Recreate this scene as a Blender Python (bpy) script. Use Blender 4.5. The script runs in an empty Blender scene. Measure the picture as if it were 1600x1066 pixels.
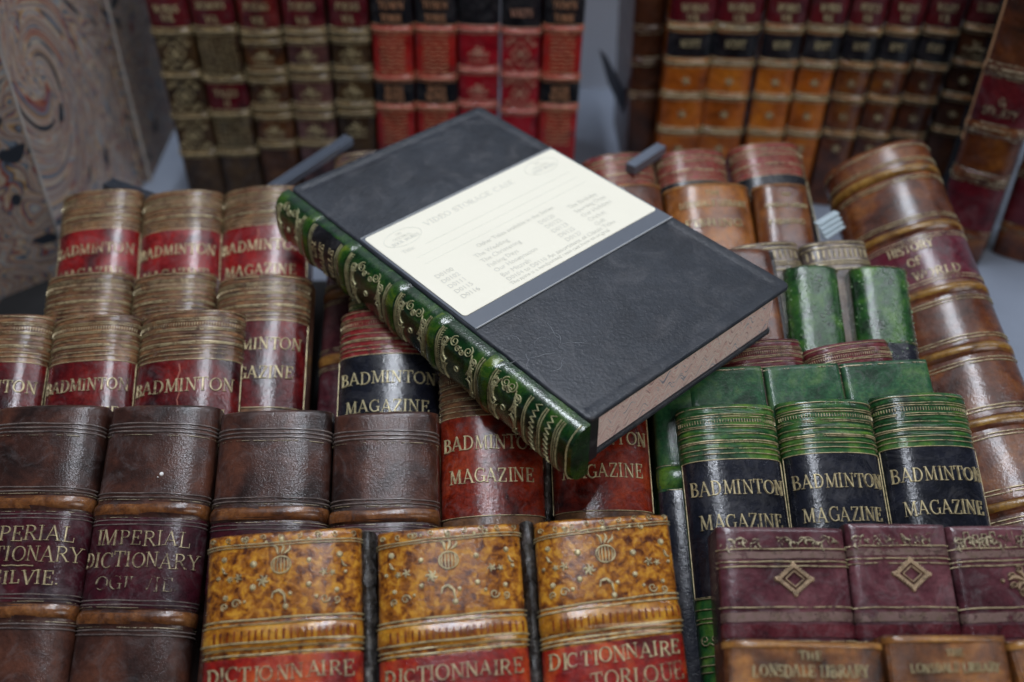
import bpy, math, random
from mathutils import Vector, Matrix, noise
random.seed(7)
D2R = math.radians
scene = bpy.context.scene
COL = scene.collection

# ------------------------------------------------------------------ camera
F, CX, CY, W0 = 1550.0, 800.0, 533.0, 1600.0
PITCH = D2R(37)
CAM = Vector((0, 0, .6))
cd = bpy.data.cameras.new('camera')
cam = bpy.data.objects.new('camera', cd)
COL.objects.link(cam)
cam.location = CAM
cam.rotation_euler = (math.pi / 2 - PITCH, 0, 0)
cd.sensor_width = 36
cd.lens = F / W0 * 36
cd.clip_start = .01
cd.clip_end = 50
cd.dof.use_dof = True
cd.dof.focus_distance = .395
cd.dof.aperture_fstop = 5.2
scene.camera = cam
cR = Vector((1, 0, 0))
cU = Vector((0, math.sin(PITCH), math.cos(PITCH)))
cB = Vector((0, -math.cos(PITCH), math.sin(PITCH)))


def ray(x, y):
    return cR * ((x - CX) / F) + cU * (-(y - CY) / F) - cB


def hit(x, y, P, n):
    d = ray(x, y)
    return CAM + d * ((P - CAM).dot(n) / d.dot(n))


def proj(p):
    q = p - CAM
    z = -q.dot(cB)
    return q.dot(cR) / z * F + CX, -q.dot(cU) / z * F + CY


# the plane on which the upper ends of the spines lie (the case rests on it)
GN = Vector((-.0105, -.0878, .9961)).normalized()
GP = Vector((.0280, .2693, .3608)) - GN * .0275
FLOOR = .265

# ------------------------------------------------------------------ materials


def rgb(r, g, b):
    """photo-like sRGB 0-255 to linear"""
    def c(v):
        v /= 255
        return v / 12.92 if v < .04045 else ((v + .055) / 1.055) ** 2.4
    return (c(r), c(g), c(b), 1)


def newmat(name):
    m = bpy.data.materials.new(name)
    m.use_nodes = True
    nt = m.node_tree
    return m, nt, nt.nodes['Principled BSDF']


def N(nt, t, **kw):
    n = nt.nodes.new(t)
    for k, v in kw.items():
        if k in n.inputs:
            n.inputs[k].default_value = v
        else:
            setattr(n, k, v)
    return n


def ramp(nt, stops, fac, interp='LINEAR'):
    r = nt.nodes.new('ShaderNodeValToRGB')
    cr = r.color_ramp
    cr.interpolation = interp
    while len(cr.elements) < len(stops):
        cr.elements.new(.5)
    for e, (p, c) in zip(cr.elements, stops):
        e.position = p
        e.color = c if not isinstance(c, (int, float)) else (c, c, c, 1)
    nt.links.new(fac, r.inputs[0])
    return r.outputs[0]


def coords(nt):
    tc = N(nt, 'ShaderNodeTexCoord')
    oi = N(nt, 'ShaderNodeObjectInfo')
    mu = N(nt, 'ShaderNodeMath', operation='MULTIPLY')
    mu.inputs[1].default_value = 7.3
    nt.links.new(oi.outputs['Random'], mu.inputs[0])
    ad = N(nt, 'ShaderNodeVectorMath', operation='ADD')
    nt.links.new(tc.outputs['Object'], ad.inputs[0])
    nt.links.new(mu.outputs[0], ad.inputs[1])
    return ad.outputs[0]


def mixc(nt, fac, a, b, mode='MIX'):
    m = N(nt, 'ShaderNodeMix', data_type='RGBA', blend_type=mode)
    for s, v in ((0, fac), (6, a), (7, b)):
        if hasattr(v, 'is_linked') or hasattr(v, 'links'):
            nt.links.new(v, m.inputs[s])
        else:
            m.inputs[s].default_value = v
    return m.outputs[2]


def noiz(nt, co, scale, detail=4, rough=.6, dist=0.):
    n = N(nt, 'ShaderNodeTexNoise')
    n.inputs['Scale'].default_value = scale
    n.inputs['Detail'].default_value = detail
    n.inputs['Roughness'].default_value = rough
    n.inputs['Distortion'].default_value = dist
    nt.links.new(co, n.inputs['Vector'])
    return n.outputs['Fac']


_mats = {}


def leather(name, c1, c2, c3=None, scale=70, rough=.36, bump=.2, grain=1400, coat=.4, speck=.35,
            dust=.12, spec=.5, weave=False, contrast=.16, lump=1.2):
    if name in _mats:
        return _mats[name]
    m, nt, b = newmat(name)
    co = coords(nt)
    c3 = c3 or c1
    f = noiz(nt, co, scale, 7, .62, .5)
    col = ramp(nt, [(.5 - contrast, c1), (.5, c2), (.5 + contrast, c3)], f)
    # fine dark speckle of the hide
    f2 = noiz(nt, co, scale * 9, 4, .7)
    sp = ramp(nt, [(.35, 1 - speck), (.6, 1.08)], f2)
    col = mixc(nt, 1.0, col, sp, 'MULTIPLY')
    # rubbed, dusty patches
    f3 = noiz(nt, co, scale * 1.7, 9, .78, 1.2)
    du = ramp(nt, [(.5, 0), (.72, dust * 2)], f3)
    col = mixc(nt, du, col, (.24, .23, .24, 1))
    nt.links.new(col, b.inputs['Base Color'])
    r = ramp(nt, [(.3, max(.08, rough - .13)), (.7, rough + .16)], f3)
    nt.links.new(r, b.inputs['Roughness'])
    b.inputs['Coat Weight'].default_value = min(1, coat * 1.5)
    b.inputs['Coat Roughness'].default_value = .13
    b.inputs['Specular IOR Level'].default_value = spec * .45
    g = noiz(nt, co, grain, 3, .6)
    vo = N(nt, 'ShaderNodeTexVoronoi')
    vo.inputs['Scale'].default_value = grain * .55
    nt.links.new(co, vo.inputs['Vector'])
    g2 = noiz(nt, co, scale * 4, 5, .6)
    add = N(nt, 'ShaderNodeMath', operation='MULTIPLY_ADD')
    nt.links.new(vo.outputs['Distance'], add.inputs[0])
    add.inputs[1].default_value = .5
    nt.links.new(g, add.inputs[2])
    h = add.outputs[0]
    if weave:
        for ax in ('X', 'Y'):
            w = N(nt, 'ShaderNodeTexWave', bands_direction=ax)
            w.inputs['Scale'].default_value = 320
            nt.links.new(co, w.inputs['Vector'])
            a3 = N(nt, 'ShaderNodeMath', operation='MULTIPLY_ADD')
            nt.links.new(w.outputs['Fac'], a3.inputs[0])
            a3.inputs[1].default_value = .8
            nt.links.new(h, a3.inputs[2])
            h = a3.outputs[0]
    a2 = N(nt, 'ShaderNodeMath', operation='MULTIPLY_ADD')
    nt.links.new(g2, a2.inputs[0])
    a2.inputs[1].default_value = lump
    nt.links.new(h, a2.inputs[2])
    bp = N(nt, 'ShaderNodeBump')
    bp.inputs['Strength'].default_value = bump
    bp.inputs['Distance'].default_value = .00028
    nt.links.new(a2.outputs[0], bp.inputs['Height'])
    nt.links.new(bp.outputs[0], b.inputs['Normal'])
    nt.links.new(bp.outputs[0], b.inputs['Coat Normal'])
    _mats[name] = m
    return m


def gilt(name, col=(.50, .42, .24, 1), wear=.42, dark=(.10, .07, .04, 1), soft=.1, metal=.35, rough=.38):
    if name in _mats:
        return _mats[name]
    m, nt, b = newmat(name)
    co = coords(nt)
    f = noiz(nt, co, 420, 5, .7)
    c = ramp(nt, [(.3, dark), (.52, col), (.75, tuple(min(1, v * 1.25) for v in col[:3]) + (1,))], f)
    nt.links.new(c, b.inputs['Base Color'])
    b.inputs['Metallic'].default_value = metal
    b.inputs['Roughness'].default_value = rough
    f2 = noiz(nt, co, 130, 8, .75, .4)
    a = ramp(nt, [(wear - soft, .0), (wear + soft * .3, 1)], f2)
    nt.links.new(a, b.inputs['Alpha'])
    _mats[name] = m
    return m


def plain(name, col, rough=.5, metal=0., bumps=None, coat=0., var=.12, trans=0.):
    if name in _mats:
        return _mats[name]
    m, nt, b = newmat(name)
    co = coords(nt)
    f = noiz(nt, co, 22, 6, .6)
    v = ramp(nt, [(.3, 1 - var), (.7, 1 + var * .6)], f)
    c = mixc(nt, 1.0, col, v, 'MULTIPLY')
    nt.links.new(c, b.inputs['Base Color'])
    b.inputs['Roughness'].default_value = rough
    b.inputs['Metallic'].default_value = metal
    b.inputs['Coat Weight'].default_value = coat
    b.inputs['Transmission Weight'].default_value = trans
    if bumps:
        g = noiz(nt, co, bumps[0], 4, .6)
        bp = N(nt, 'ShaderNodeBump')
        bp.inputs['Strength'].default_value = bumps[1]
        bp.inputs['Distance'].default_value = .0004
        nt.links.new(g, bp.inputs['Height'])
        nt.links.new(bp.outputs[0], b.inputs['Normal'])
    _mats[name] = m
    return m


def marbled(name, scale=1., swirl=None, comb=False, dim=1.):
    m, nt, b = newmat(name)
    tc = N(nt, 'ShaderNodeTexCoord')
    co = tc.outputs['Object']
    if swirl:
        (sx, sz, k, ang) = swirl
        sub = N(nt, 'ShaderNodeVectorMath', operation='SUBTRACT')
        nt.links.new(co, sub.inputs[0])
        sub.inputs[1].default_value = (sx, 0, sz)
        flat = N(nt, 'ShaderNodeVectorMath', operation='MULTIPLY')
        nt.links.new(sub.outputs[0], flat.inputs[0])
        flat.inputs[1].default_value = (1, 0, .6)
        ln = N(nt, 'ShaderNodeVectorMath', operation='LENGTH')
        nt.links.new(flat.outputs[0], ln.inputs[0])
        ml = N(nt, 'ShaderNodeMath', operation='MULTIPLY')
        nt.links.new(ln.outputs['Value'], ml.inputs[0])
        ml.inputs[1].default_value = -k
        ex = N(nt, 'ShaderNodeMath', operation='EXPONENT')
        nt.links.new(ml.outputs[0], ex.inputs[0])
        an = N(nt, 'ShaderNodeMath', operation='MULTIPLY')
        nt.links.new(ex.outputs[0], an.inputs[0])
        an.inputs[1].default_value = ang
        vr = N(nt, 'ShaderNodeVectorRotate', rotation_type='Y_AXIS')
        nt.links.new(co, vr.inputs['Vector'])
        vr.inputs['Center'].default_value = (sx, 0, sz)
        nt.links.new(an.outputs[0], vr.inputs['Angle'])
        co = vr.outputs[0]

    def warp(co, sc, amt):
        n = N(nt, 'ShaderNodeTexNoise')
        n.inputs['Scale'].default_value = sc
        n.inputs['Detail'].default_value = 2
        nt.links.new(co, n.inputs['Vector'])
        s = N(nt, 'ShaderNodeVectorMath', operation='SUBTRACT')
        nt.links.new(n.outputs['Color'], s.inputs[0])
        s.inputs[1].default_value = (.5, .5, .5)
        q = N(nt, 'ShaderNodeVectorMath', operation='MULTIPLY_ADD')
        nt.links.new(s.outputs[0], q.inputs[0])
        q.inputs[1].default_value = (amt,) * 3
        nt.links.new(co, q.inputs[2])
        return q.outputs[0]
    if comb:
        w = N(nt, 'ShaderNodeTexWave', bands_direction='Y', wave_profile='SIN')
        w.inputs['Scale'].default_value = 45
        w.inputs['Distortion'].default_value = 1.5
        nt.links.new(co, w.inputs['Vector'])
        q = N(nt, 'ShaderNodeVectorMath', operation='MULTIPLY_ADD')
        nt.links.new(w.outputs['Color'], q.inputs[0])
        q.inputs[1].default_value = (0, .001, .0035)
        nt.links.new(co, q.inputs[2])
        co2 = warp(q.outputs[0], 90, .004)
        mp = N(nt, 'ShaderNodeMapping')
        mp.inputs['Scale'].default_value = (1, .3, 1.3)
        mp.inputs['Rotation'].default_value = (.5, 0, 0)
        nt.links.new(co2, mp.inputs['Vector'])
        f = noiz(nt, mp.outputs[0], 520, 1.5, .6)
        big = noiz(nt, co, 26, 2)
        col = ramp(nt, [(.30, rgb(84, 100, 135)), (.38, rgb(236, 214, 206)), (.44, rgb(226, 168, 160)), (.48, rgb(244, 222, 212)), (.52, rgb(246, 226, 216)),
                        (.57, rgb(214, 140, 134)), (.61, rgb(240, 218, 204)), (.70, rgb(150, 66, 78))], f)
        col = mixc(nt, ramp(nt, [(.35, .05), (.65, .4)], big), col, (.95, .84, .80, 1))
        nt.links.new(col, b.inputs['Base Color'])
        b.inputs['Roughness'].default_value = .6
        return m
    c1 = warp(co, 14 * scale, .075 / scale)
    c2 = warp(c1, 45 * scale, .018 / scale)
    f = noiz(nt, c2, 24 * scale, 2.5, .5, .3)
    k = 7.5
    mul = N(nt, 'ShaderNodeMath', operation='MULTIPLY')
    nt.links.new(f, mul.inputs[0])
    mul.inputs[1].default_value = k
    fr = N(nt, 'ShaderNodeMath', operation='FRACT')
    nt.links.new(mul.outputs[0], fr.inputs[0])
    cream = rgb(192, 184, 170)
    tan = rgb(184, 144, 98)
    pink = rgb(170, 118, 100)
    red = rgb(134, 54, 48)
    blue = rgb(50, 68, 92)
    pale = rgb(140, 152, 166)
    col = ramp(nt, [(0, cream), (.09, pale), (.14, pink), (.22, cream), (.29, tan), (.36, blue), (.42, pale), (.50, red), (.56, pink),
                    (.62, cream), (.70, tan), (.76, pale), (.83, blue), (.88, cream), (.94, pink), (1, cream)], fr.outputs[0])
    vo = N(nt, 'ShaderNodeTexVoronoi')
    vo.inputs['Scale'].default_value = 42 * scale
    vo.inputs['Randomness'].default_value = 1
    nt.links.new(c1, vo.inputs['Vector'])
    sep = N(nt, 'ShaderNodeSeparateColor')
    nt.links.new(vo.outputs['Color'], sep.inputs[0])
    th = N(nt, 'ShaderNodeMath', operation='MULTIPLY')
    nt.links.new(sep.outputs[0], th.inputs[0])
    th.inputs[1].default_value = .4
    lt = N(nt, 'ShaderNodeMath', operation='SUBTRACT')
    nt.links.new(th.outputs[0], lt.inputs[0])
    nt.links.new(vo.outputs['Distance'], lt.inputs[1])
    blob = ramp(nt, [(.0, 0), (.05, 1)], lt.outputs[0])
    col = mixc(nt, blob, col, rgb(50, 56, 66))
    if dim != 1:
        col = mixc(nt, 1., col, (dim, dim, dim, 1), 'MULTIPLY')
    nt.links.new(col, b.inputs['Base Color'])
    b.inputs['Roughness'].default_value = .32 if dim == 1 else .6
    b.inputs['Specular IOR Level'].default_value = .5 if dim == 1 else .2
    b.inputs['Coat Weight'].default_value = .35 if dim == 1 else 0
    b.inputs['Coat Roughness'].default_value = .2
    bp = N(nt, 'ShaderNodeBump')
    bp.inputs['Strength'].default_value = .35
    bp.inputs['Distance'].default_value = .0015
    nt.links.new(noiz(nt, tc.outputs['Object'], 25, 3), bp.inputs['Height'])
    nt.links.new(bp.outputs[0], b.inputs['Coat Normal'])
    return m


# ------------------------------------------------------------------ object helpers


def thing(name, label, cat, mat=None, group=None):
    o = bpy.data.objects.new(name, None)
    COL.objects.link(o)
    o.empty_display_size = .01
    if mat is not None:
        o.matrix_world = mat
    o['label'] = label
    o['category'] = cat
    if group:
        o['group'] = group
    return o


def mesh(name, verts, faces, material, parent=None, smooth=True, label=None):
    me = bpy.data.meshes.new(name)
    me.from_pydata([tuple(v) for v in verts], [], faces)
    me.materials.append(material)
    if smooth:
        me.polygons.foreach_set('use_smooth', [True] * len(me.polygons))
        me.set_sharp_from_angle(angle=D2R(50))
    me.update()
    o = bpy.data.objects.new(name, me)
    COL.objects.link(o)
    if parent:
        o.parent = parent
    if label:
        o['label'] = label
    return o


def basis(O, x, y, z):
    m = Matrix.Identity(4)
    for i, a in enumerate((x, y, z, O)):
        for j in range(3):
            m[j][i] = a[j]
    return m


class Ink:
    """collects raised strokes that follow a surface"""

    def __init__(s, B, lift=.00035, h=.00035):
        s.B, s.v, s.f, s.lift, s.h = B, [], [], lift, h

    def stroke(s, pts, t, close=False, lift=0, step=.0009, ends=True):
        if close:
            pts = pts + [pts[0]]
        P = []
        for i in range(len(pts) - 1):
            a, b = pts[i], pts[i + 1]
            d = math.hypot(b[0] - a[0], b[1] - a[1])
            k = max(1, int(d / step))
            for j in range(k):
                q = j / k
                P.append((a[0] + (b[0] - a[0]) * q, a[1] + (b[1] - a[1]) * q))
        P.append(pts[-1])
        n = len(P)
        if n < 2:
            return
        jl = random.random() * .00006 + lift
        base = len(s.v)
        tl = t if isinstance(t, (list, tuple)) else (t, t)
        for i, p in enumerate(P):
            a, b = P[max(0, i - 1)], P[min(n - 1, i + 1)]
            dx, dy = b[0] - a[0], b[1] - a[1]
            L = math.hypot(dx, dy) or 1
            nx, ny = -dy / L, dx / L
            q = i / (n - 1)
            w = tl[0] * (1 - q) + tl[-1] * q if len(tl) == 2 else tl[0] + (tl[1] - tl[0]) * (1 - abs(2 * q - 1))
            for k, hh in ((-.5, 0), (-.27, 1), (.27, 1), (.5, 0)):
                s.v.append(s.B.pos(p[0] + nx * w * k, p[1] + ny * w * k, s.lift + jl + (s.h if hh else -.0002)))
        for i in range(n - 1):
            for k in range(3):
                a = base + i * 4 + k
                s.f.append((a, a + 1, a + 5, a + 4))
        if not close:
            s.f.append((base, base + 1, base + 2, base + 3))
            e = base + (n - 1) * 4
            s.f.append((e + 3, e + 2, e + 1, e))

    def dot(s, x, y, r, h=None, n=9):
        h = h or s.h * 1.3
        base = len(s.v)
        s.v.append(s.B.pos(x, y, s.lift + h))
        for rr, hh in ((.6, h * .85), (1, -.0002)):
            for i in range(n):
                a = 2 * math.pi * i / n
                s.v.append(s.B.pos(x + rr * r * math.cos(a), y + rr * r * math.sin(a), s.lift + hh))
        for i in range(n):
            j = (i + 1) % n
            s.f.append((base, base + 1 + i, base + 1 + j))
            s.f.append((base + 1 + i, base + 1 + n + i, base + 1 + n + j, base + 1 + j))

    def line(s, v, s0=None, s1=None, t=.0005, wob=.0001, step=.0015):
        s0 = -s.B.S * .97 if s0 is None else s0
        s1 = s.B.S * .97 if s1 is None else s1
        k = 14
        ph = random.random() * 9
        pts = [(s0 + (s1 - s0) * i / k, v + wob * math.sin(ph + i * 1.1) + s.B.skew * (s0 + (s1 - s0) * i / k)) for i in range(k + 1)]
        s.stroke(pts, t, step=step)

    def spiral(s, x, y, r, turns=1.4, a0=0, sgn=1, t=.0005):
        pts = []
        k = int(16 * turns)
        for i in range(k + 1):
            q = i / k
            a = a0 + sgn * q * turns * 2 * math.pi
            pts.append((x + r * (1 - .8 * q) * math.cos(a), y + r * (1 - .8 * q) * math.sin(a)))
        s.stroke(pts, [t, t * .7], step=.0005)

    def leaf(s, x, y, a, L, t):
        pts = [(x + L * q * math.cos(a + .4 * math.sin(q * 3)), y + L * q * math.sin(a + .4 * math.sin(q * 3))) for q in (0, .25, .5, .75, 1)]
        s.stroke(pts, [t * .3, t, t * .3], step=.0006)

    def build(s, name, material, parent, label=None):
        if s.f:
            return mesh(name, s.v, s.f, material, parent, True, label)


# serif capitals as strokes; coordinates x right, y up, cap height 1
Tk, tn, sf = .19, .085, .06


def _arc(cx, cy, rx, ry, a0, a1, n=14):
    return [(cx + rx * math.cos(D2R(a0 + (a1 - a0) * i / n)), cy + ry * math.sin(D2R(a0 + (a1 - a0) * i / n))) for i in range(n + 1)]


def _s(x, y, h=.15):
    return ([(x - h, y), (x + h, y)], sf)


GL = {
    'A': (.92, [([(.44, 1), (.13, .03)], tn), ([(.42, 1), (.76, .03)], Tk), ([(.24, .34), (.62, .34)], tn), _s(.12, .03), _s(.78, .03)]),
    'B': (.78, [([(.2, 0), (.2, 1)], Tk), ([(.1, .97)] + _arc(.38, .75, .22, .22, 90, -90), [tn, Tk * .9, tn]), ([(.2, .52)] + _arc(.4, .27, .27, .25, 90, -90) + [(.1, .03)], [tn, Tk, tn])]),
    'C': (.86, [(_arc(.47, .5, .37, .47, 45, 315), [tn, Tk, tn]), ([(.74, .98), (.74, .7)], tn)]),
    'D': (.9, [([(.2, 0), (.2, 1)], Tk), ([(.08, .97), (.3, .97)] + _arc(.36, .5, .4, .47, 90, -90) + [(.08, .03)], [tn, Tk, tn])]),
    'E': (.76, [([(.2, 0), (.2, 1)], Tk), ([(.08, .97), (.64, .97)], tn), ([(.2, .52), (.5, .52)], tn), ([(.08, .03), (.66, .03)], tn), ([(.64, 1), (.64, .76)], tn), ([(.67, 0), (.67, .26)], tn), ([(.5, .64), (.5, .4)], tn)]),
    'F': (.7, [([(.2, 0), (.2, 1)], Tk), ([(.08, .97), (.62, .97)], tn), ([(.2, .52), (.5, .52)], tn), ([(.62, 1), (.62, .74)], tn), _s(.2, .03)]),
    'G': (.9, [(_arc(.47, .5, .37, .47, 50, 330), [tn, Tk, tn]), ([(.74, .98), (.74, .72)], tn), ([(.74, .05), (.74, .42)], Tk * .9), _s(.72, .42)]),
    'H': (.9, [([(.2, 0), (.2, 1)], Tk), ([(.7, 0), (.7, 1)], Tk), ([(.2, .52), (.7, .52)], tn), _s(.2, .03), _s(.7, .03), _s(.2, .97), _s(.7, .97)]),
    'I': (.42, [([(.21, 0), (.21, 1)], Tk), _s(.21, .03), _s(.21, .97)]),
    'K': (.86, [([(.2, 0), (.2, 1)], Tk), ([(.7, .97), (.22, .42)], tn), ([(.36, .56), (.74, .03)], Tk), _s(.2, .03), _s(.76, .03), _s(.2, .97), _s(.68, .97)]),
    'L': (.72, [([(.2, 0), (.2, 1)], Tk), ([(.08, .03), (.64, .03)], tn), ([(.65, 0), (.65, .3)], tn), _s(.2, .97)]),
    'M': (1.06, [([(.16, 0), (.2, .97)], tn), ([(.2, 1), (.52, .05)], Tk), ([(.52, .05), (.84, 1)], tn), ([(.86, 1), (.88, 0)], Tk), _s(.16, .03, .13), _s(.88, .03, .13), _s(.14, .97, .1), _s(.92, .97, .1)]),
    'N': (.92, [([(.18, 0), (.18, .97)], tn), ([(.18, 1), (.74, .02)], Tk), ([(.74, 0), (.74, 1)], tn), _s(.18, .03), _s(.16, .97, .13), _s(.74, .97)]),
    'O': (.92, [(_arc(.46, .5, .37, .46, 90, 270), [tn, Tk * 1.1, tn]), (_arc(.46, .5, .37, .46, 90, -90), [tn, Tk * 1.1, tn])]),
    'P': (.74, [([(.2, 0), (.2, 1)], Tk), ([(.08, .97)] + _arc(.4, .73, .25, .24, 90, -90) + [(.2, .49)], [tn, Tk, tn]), _s(.2, .03)]),
    'Q': (.92, [(_arc(.46, .5, .37, .46, 90, 450), Tk * .8), ([(.46, .2), (.86, -.15)], Tk)]),
    'R': (.86, [([(.2, 0), (.2, 1)], Tk), ([(.08, .97)] + _arc(.4, .74, .25, .23, 90, -90) + [(.2, .51)], [tn, Tk, tn]), ([(.42, .5), (.76, .03)], Tk), _s(.2, .03), _s(.78, .03, .1)]),
    'S': (.68, [(_arc(.34, .74, .22, .22, 40, 250, 10) + _arc(.35, .27, .24, .24, 75, -140, 10), [tn, Tk * 1.1, tn]), ([(.55, .98), (.55, .78)], tn), ([(.12, .02), (.12, .24)], tn)]),
    'T': (.82, [([(.41, 0), (.41, 1)], Tk), ([(.06, .97), (.76, .97)], tn), ([(.07, 1), (.07, .74)], tn), ([(.75, 1), (.75, .74)], tn), _s(.41, .03)]),
    'U': (.88, [([(.2, 1), (.2, .35)] + _arc(.45, .32, .25, .29, 180, 360) + [(.7, 1)], [Tk, tn]), _s(.2, .97), _s(.7, .97)]),
    'V': (.88, [([(.14, 1), (.44, 0)], Tk), ([(.44, 0), (.76, 1)], tn), _s(.14, .97), _s(.76, .97)]),
    'W': (1.2, [([(.14, 1), (.38, 0)], Tk), ([(.38, 0), (.6, .95)], tn), ([(.6, 1), (.84, 0)], Tk), ([(.84, 0), (1.06, 1)], tn), _s(.14, .97), _s(.6, .97, .12), _s(1.06, .97, .12)]),
    'Y': (.86, [([(.12, 1), (.43, .45)], Tk), ([(.43, .45), (.74, 1)], tn), ([(.43, 0), (.43, .47)], Tk), _s(.12, .97), _s(.74, .97), _s(.43, .03)]),
    'Z': (.78, [([(.1, .97), (.66, .97)], tn), ([(.64, .97), (.12, .03)], Tk), ([(.1, .03), (.68, .03)], tn), ([(.1, 1), (.1, .76)], tn), ([(.68, 0), (.68, .26)], tn)]),
    '.': (.3, [([(.1, .06), (.2, .06)], .14)]),
    ' ': (.45, []),
}


def text(ink, s, v, h, width, x0=None, jit=.03, slope=0., bold=1.):
    """s centred on (0 or x0); h = cap height in m; width = total width"""
    tot = sum(GL[c][0] for c in s)
    kx = width / tot
    x = (-width / 2) + (x0 or 0)
    for c in s:
        w, strokes = GL[c]
        jx, jy, jr, js = (random.uniform(-1, 1) * jit * h, random.uniform(-1, 1) * jit * h, random.uniform(-1, 1) * jit * .8, 1 + random.uniform(-1, 1) * jit)
        for pts, t in strokes:
            P = []
            for (a, b) in pts:
                X = a * kx * js
                Y = (b - .5) * h * js
                X2 = X + jr * Y
                Y2 = Y - jr * X
                P.append((x + X2 + jx, v - Y2 + jy + (slope + ink.B.skew) * (x + X)))
            tt = [q * h * bold for q in t] if isinstance(t, list) else t * h * bold
            if isinstance(tt, list) and len(tt) == 3:
                tt = [tt[0], tt[1], tt[2]]
            ink.stroke(P, tt, step=max(.0005, h * .12))
        x += w * kx


class Book:
    """a rounded spine lying on a plane; local x across, local y towards the head, z outward"""

    def __init__(s, O, ex, ey, n, w, L, H, D, p=2.2, name='book', label='', group=None, skew=0., head=.0022, taper=0., sides=True):
        s.w, s.L, s.H, s.D, s.p, s.skew, s.head, s.taper = w, L, H, D, p, skew, head, taper
        s.M = basis(O, ex, -ey, n)
        s.root = thing(name, label, 'book', s.M, group)
        s.bumps = []
        k = 160
        tab = []
        acc = 0
        px = pz = None
        for i in range(k + 1):
            a = math.pi - math.pi * i / k
            c, si = math.cos(a), math.sin(a)
            x = w / 2 * math.copysign(abs(c) ** (2 / p), c)
            z = H * abs(si) ** (2 / p)
            if px is not None:
                acc += math.hypot(x - px, z - pz)
            tab.append((acc, x, z))
            px, pz = x, z
        s.S = acc / 2
        s.tab = [(a - s.S, x, z) for a, x, z in tab]
        s.seed = random.random() * 50

    def sec(s, q):
        t = s.tab
        q = max(-s.S, min(s.S, q))
        lo, hi = 0, len(t) - 1
        while hi - lo > 1:
            m = (lo + hi) // 2
            if t[m][0] <= q:
                lo = m
            else:
                hi = m
        a, b = t[lo], t[hi]
        f = (q - a[0]) / ((b[0] - a[0]) or 1)
        x, z = a[1] + (b[1] - a[1]) * f, a[2] + (b[2] - a[2]) * f
        tx, tz = b[1] - a[1], b[2] - a[2]
        L = math.hypot(tx, tz) or 1
        return x, z, -tz / L, tx / L

    def bump(s, v):
        h = 0
        for (c, hw, hh) in s.bumps:
            d = abs(v - c) / hw
            if d < 1:
                h = max(h, hh * (1 - d ** 2.4) ** .55)
            elif d < 1.7:
                h = min(h, -hh * .12 * (1 - (d - 1) / .7)) if h <= 0 else h
        return h

    def pos(s, q, v, lift=0.):
        x, z, nx, nz = s.sec(q)
        e = min(1, max(0, 1 - v / s.head)) if s.head else 0
        hs = 1 - .3 * (1 - math.sqrt(max(0, 1 - e * e))) if v >= 0 else .7
        up = .25 + .75 * max(0, nz)
        lift = lift + s.bump(v) * up + .00028 * noise.noise(Vector((x * 55 + s.seed, v * 40, z * 55))) * up
        z2 = z * hs
        tp = 1 + s.taper * v / s.L
        return Vector((x * tp + nx * lift, -v, z2 + nz * lift))

    def V(s, y):
        a, b = -.01, s.L
        if proj(s.M @ s.pos(0, b, 0))[1] < y:
            return b
        for _ in range(30):
            m = (a + b) / 2
            if proj(s.M @ Vector((0, -m, s.H)))[1] < y:
                a = m
            else:
                b = m
        return (a + b) / 2

    def body(s, material, name='spine'):
        nu = 40
        dv = .0011 if s.bumps else .002
        vs = [0, s.head * .08, s.head * .25, s.head * .5, s.head * .75] + [s.head + i * (s.L - s.head) / int(s.L / dv) for i in range(int(s.L / dv) + 1)]
        verts, faces = [], []
        row = nu + 1 + 2
        for v in vs:
            r = [s.pos(-s.S + 2 * s.S * i / nu, v) for i in range(nu + 1)]
            l0, r0 = r[0].copy(), r[-1].copy()
            l0.z = r0.z = -s.D
            verts += [l0] + r + [r0]
        for j in range(len(vs) - 1):
            for i in range(row - 1):
                a = j * row + i
                faces.append((a, a + row, a + row + 1, a + 1))
        # ends and underside
        faces.append(tuple(range(row)))
        e = (len(vs) - 1) * row
        faces.append(tuple(reversed(range(e, e + row))))
        faces.append((0, row - 1, e + row - 1, e))
        return mesh(name, verts, faces, material, s.root)

    def patch(s, name, v0, v1, material, s0=None, s1=None, lift=.00022, rag=.00025, label=None, parent=None):
        s0 = -s.S * .985 if s0 is None else s0
        s1 = s.S * .985 if s1 is None else s1
        nu = max(8, int((s1 - s0) / .0015))
        nv = max(4, int((v1 - v0) / .0011))
        verts, faces = [], []
        sd = random.random() * 99
        for j in range(-1, nv + 2):
            jj = min(max(j, 0), nv)
            for i in range(-1, nu + 2):
                ii = min(max(i, 0), nu)
                edge = (i != ii) or (j != jj)
                q = s0 + (s1 - s0) * ii / nu
                v = v0 + (v1 - v0) * jj / nv
                if jj in (0, nv):
                    v += rag * noise.noise(Vector((q * 300, sd, 0)))
                if ii in (0, nu):
                    q += rag * noise.noise(Vector((v * 300, sd, 5)))
                verts.append(s.pos(q, v + s.skew * q, -.0006 if edge else lift))
        r = nu + 3
        for j in range(nv + 2):
            for i in range(nu + 2):
                a = j * r + i
                faces.append((a, a + r, a + r + 1, a + 1))
        return mesh(name, verts, faces, material, parent or s.root, True, label)

    def band(s, v, material, hw=None, name='raised_band'):
        for c, w, h in s.bumps:
            if abs(c - v) < 1e-6:
                hw = hw or w
        return s.patch(name, v - hw * .97, v + hw * .97, material, lift=.00012, rag=.0001)


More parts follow.
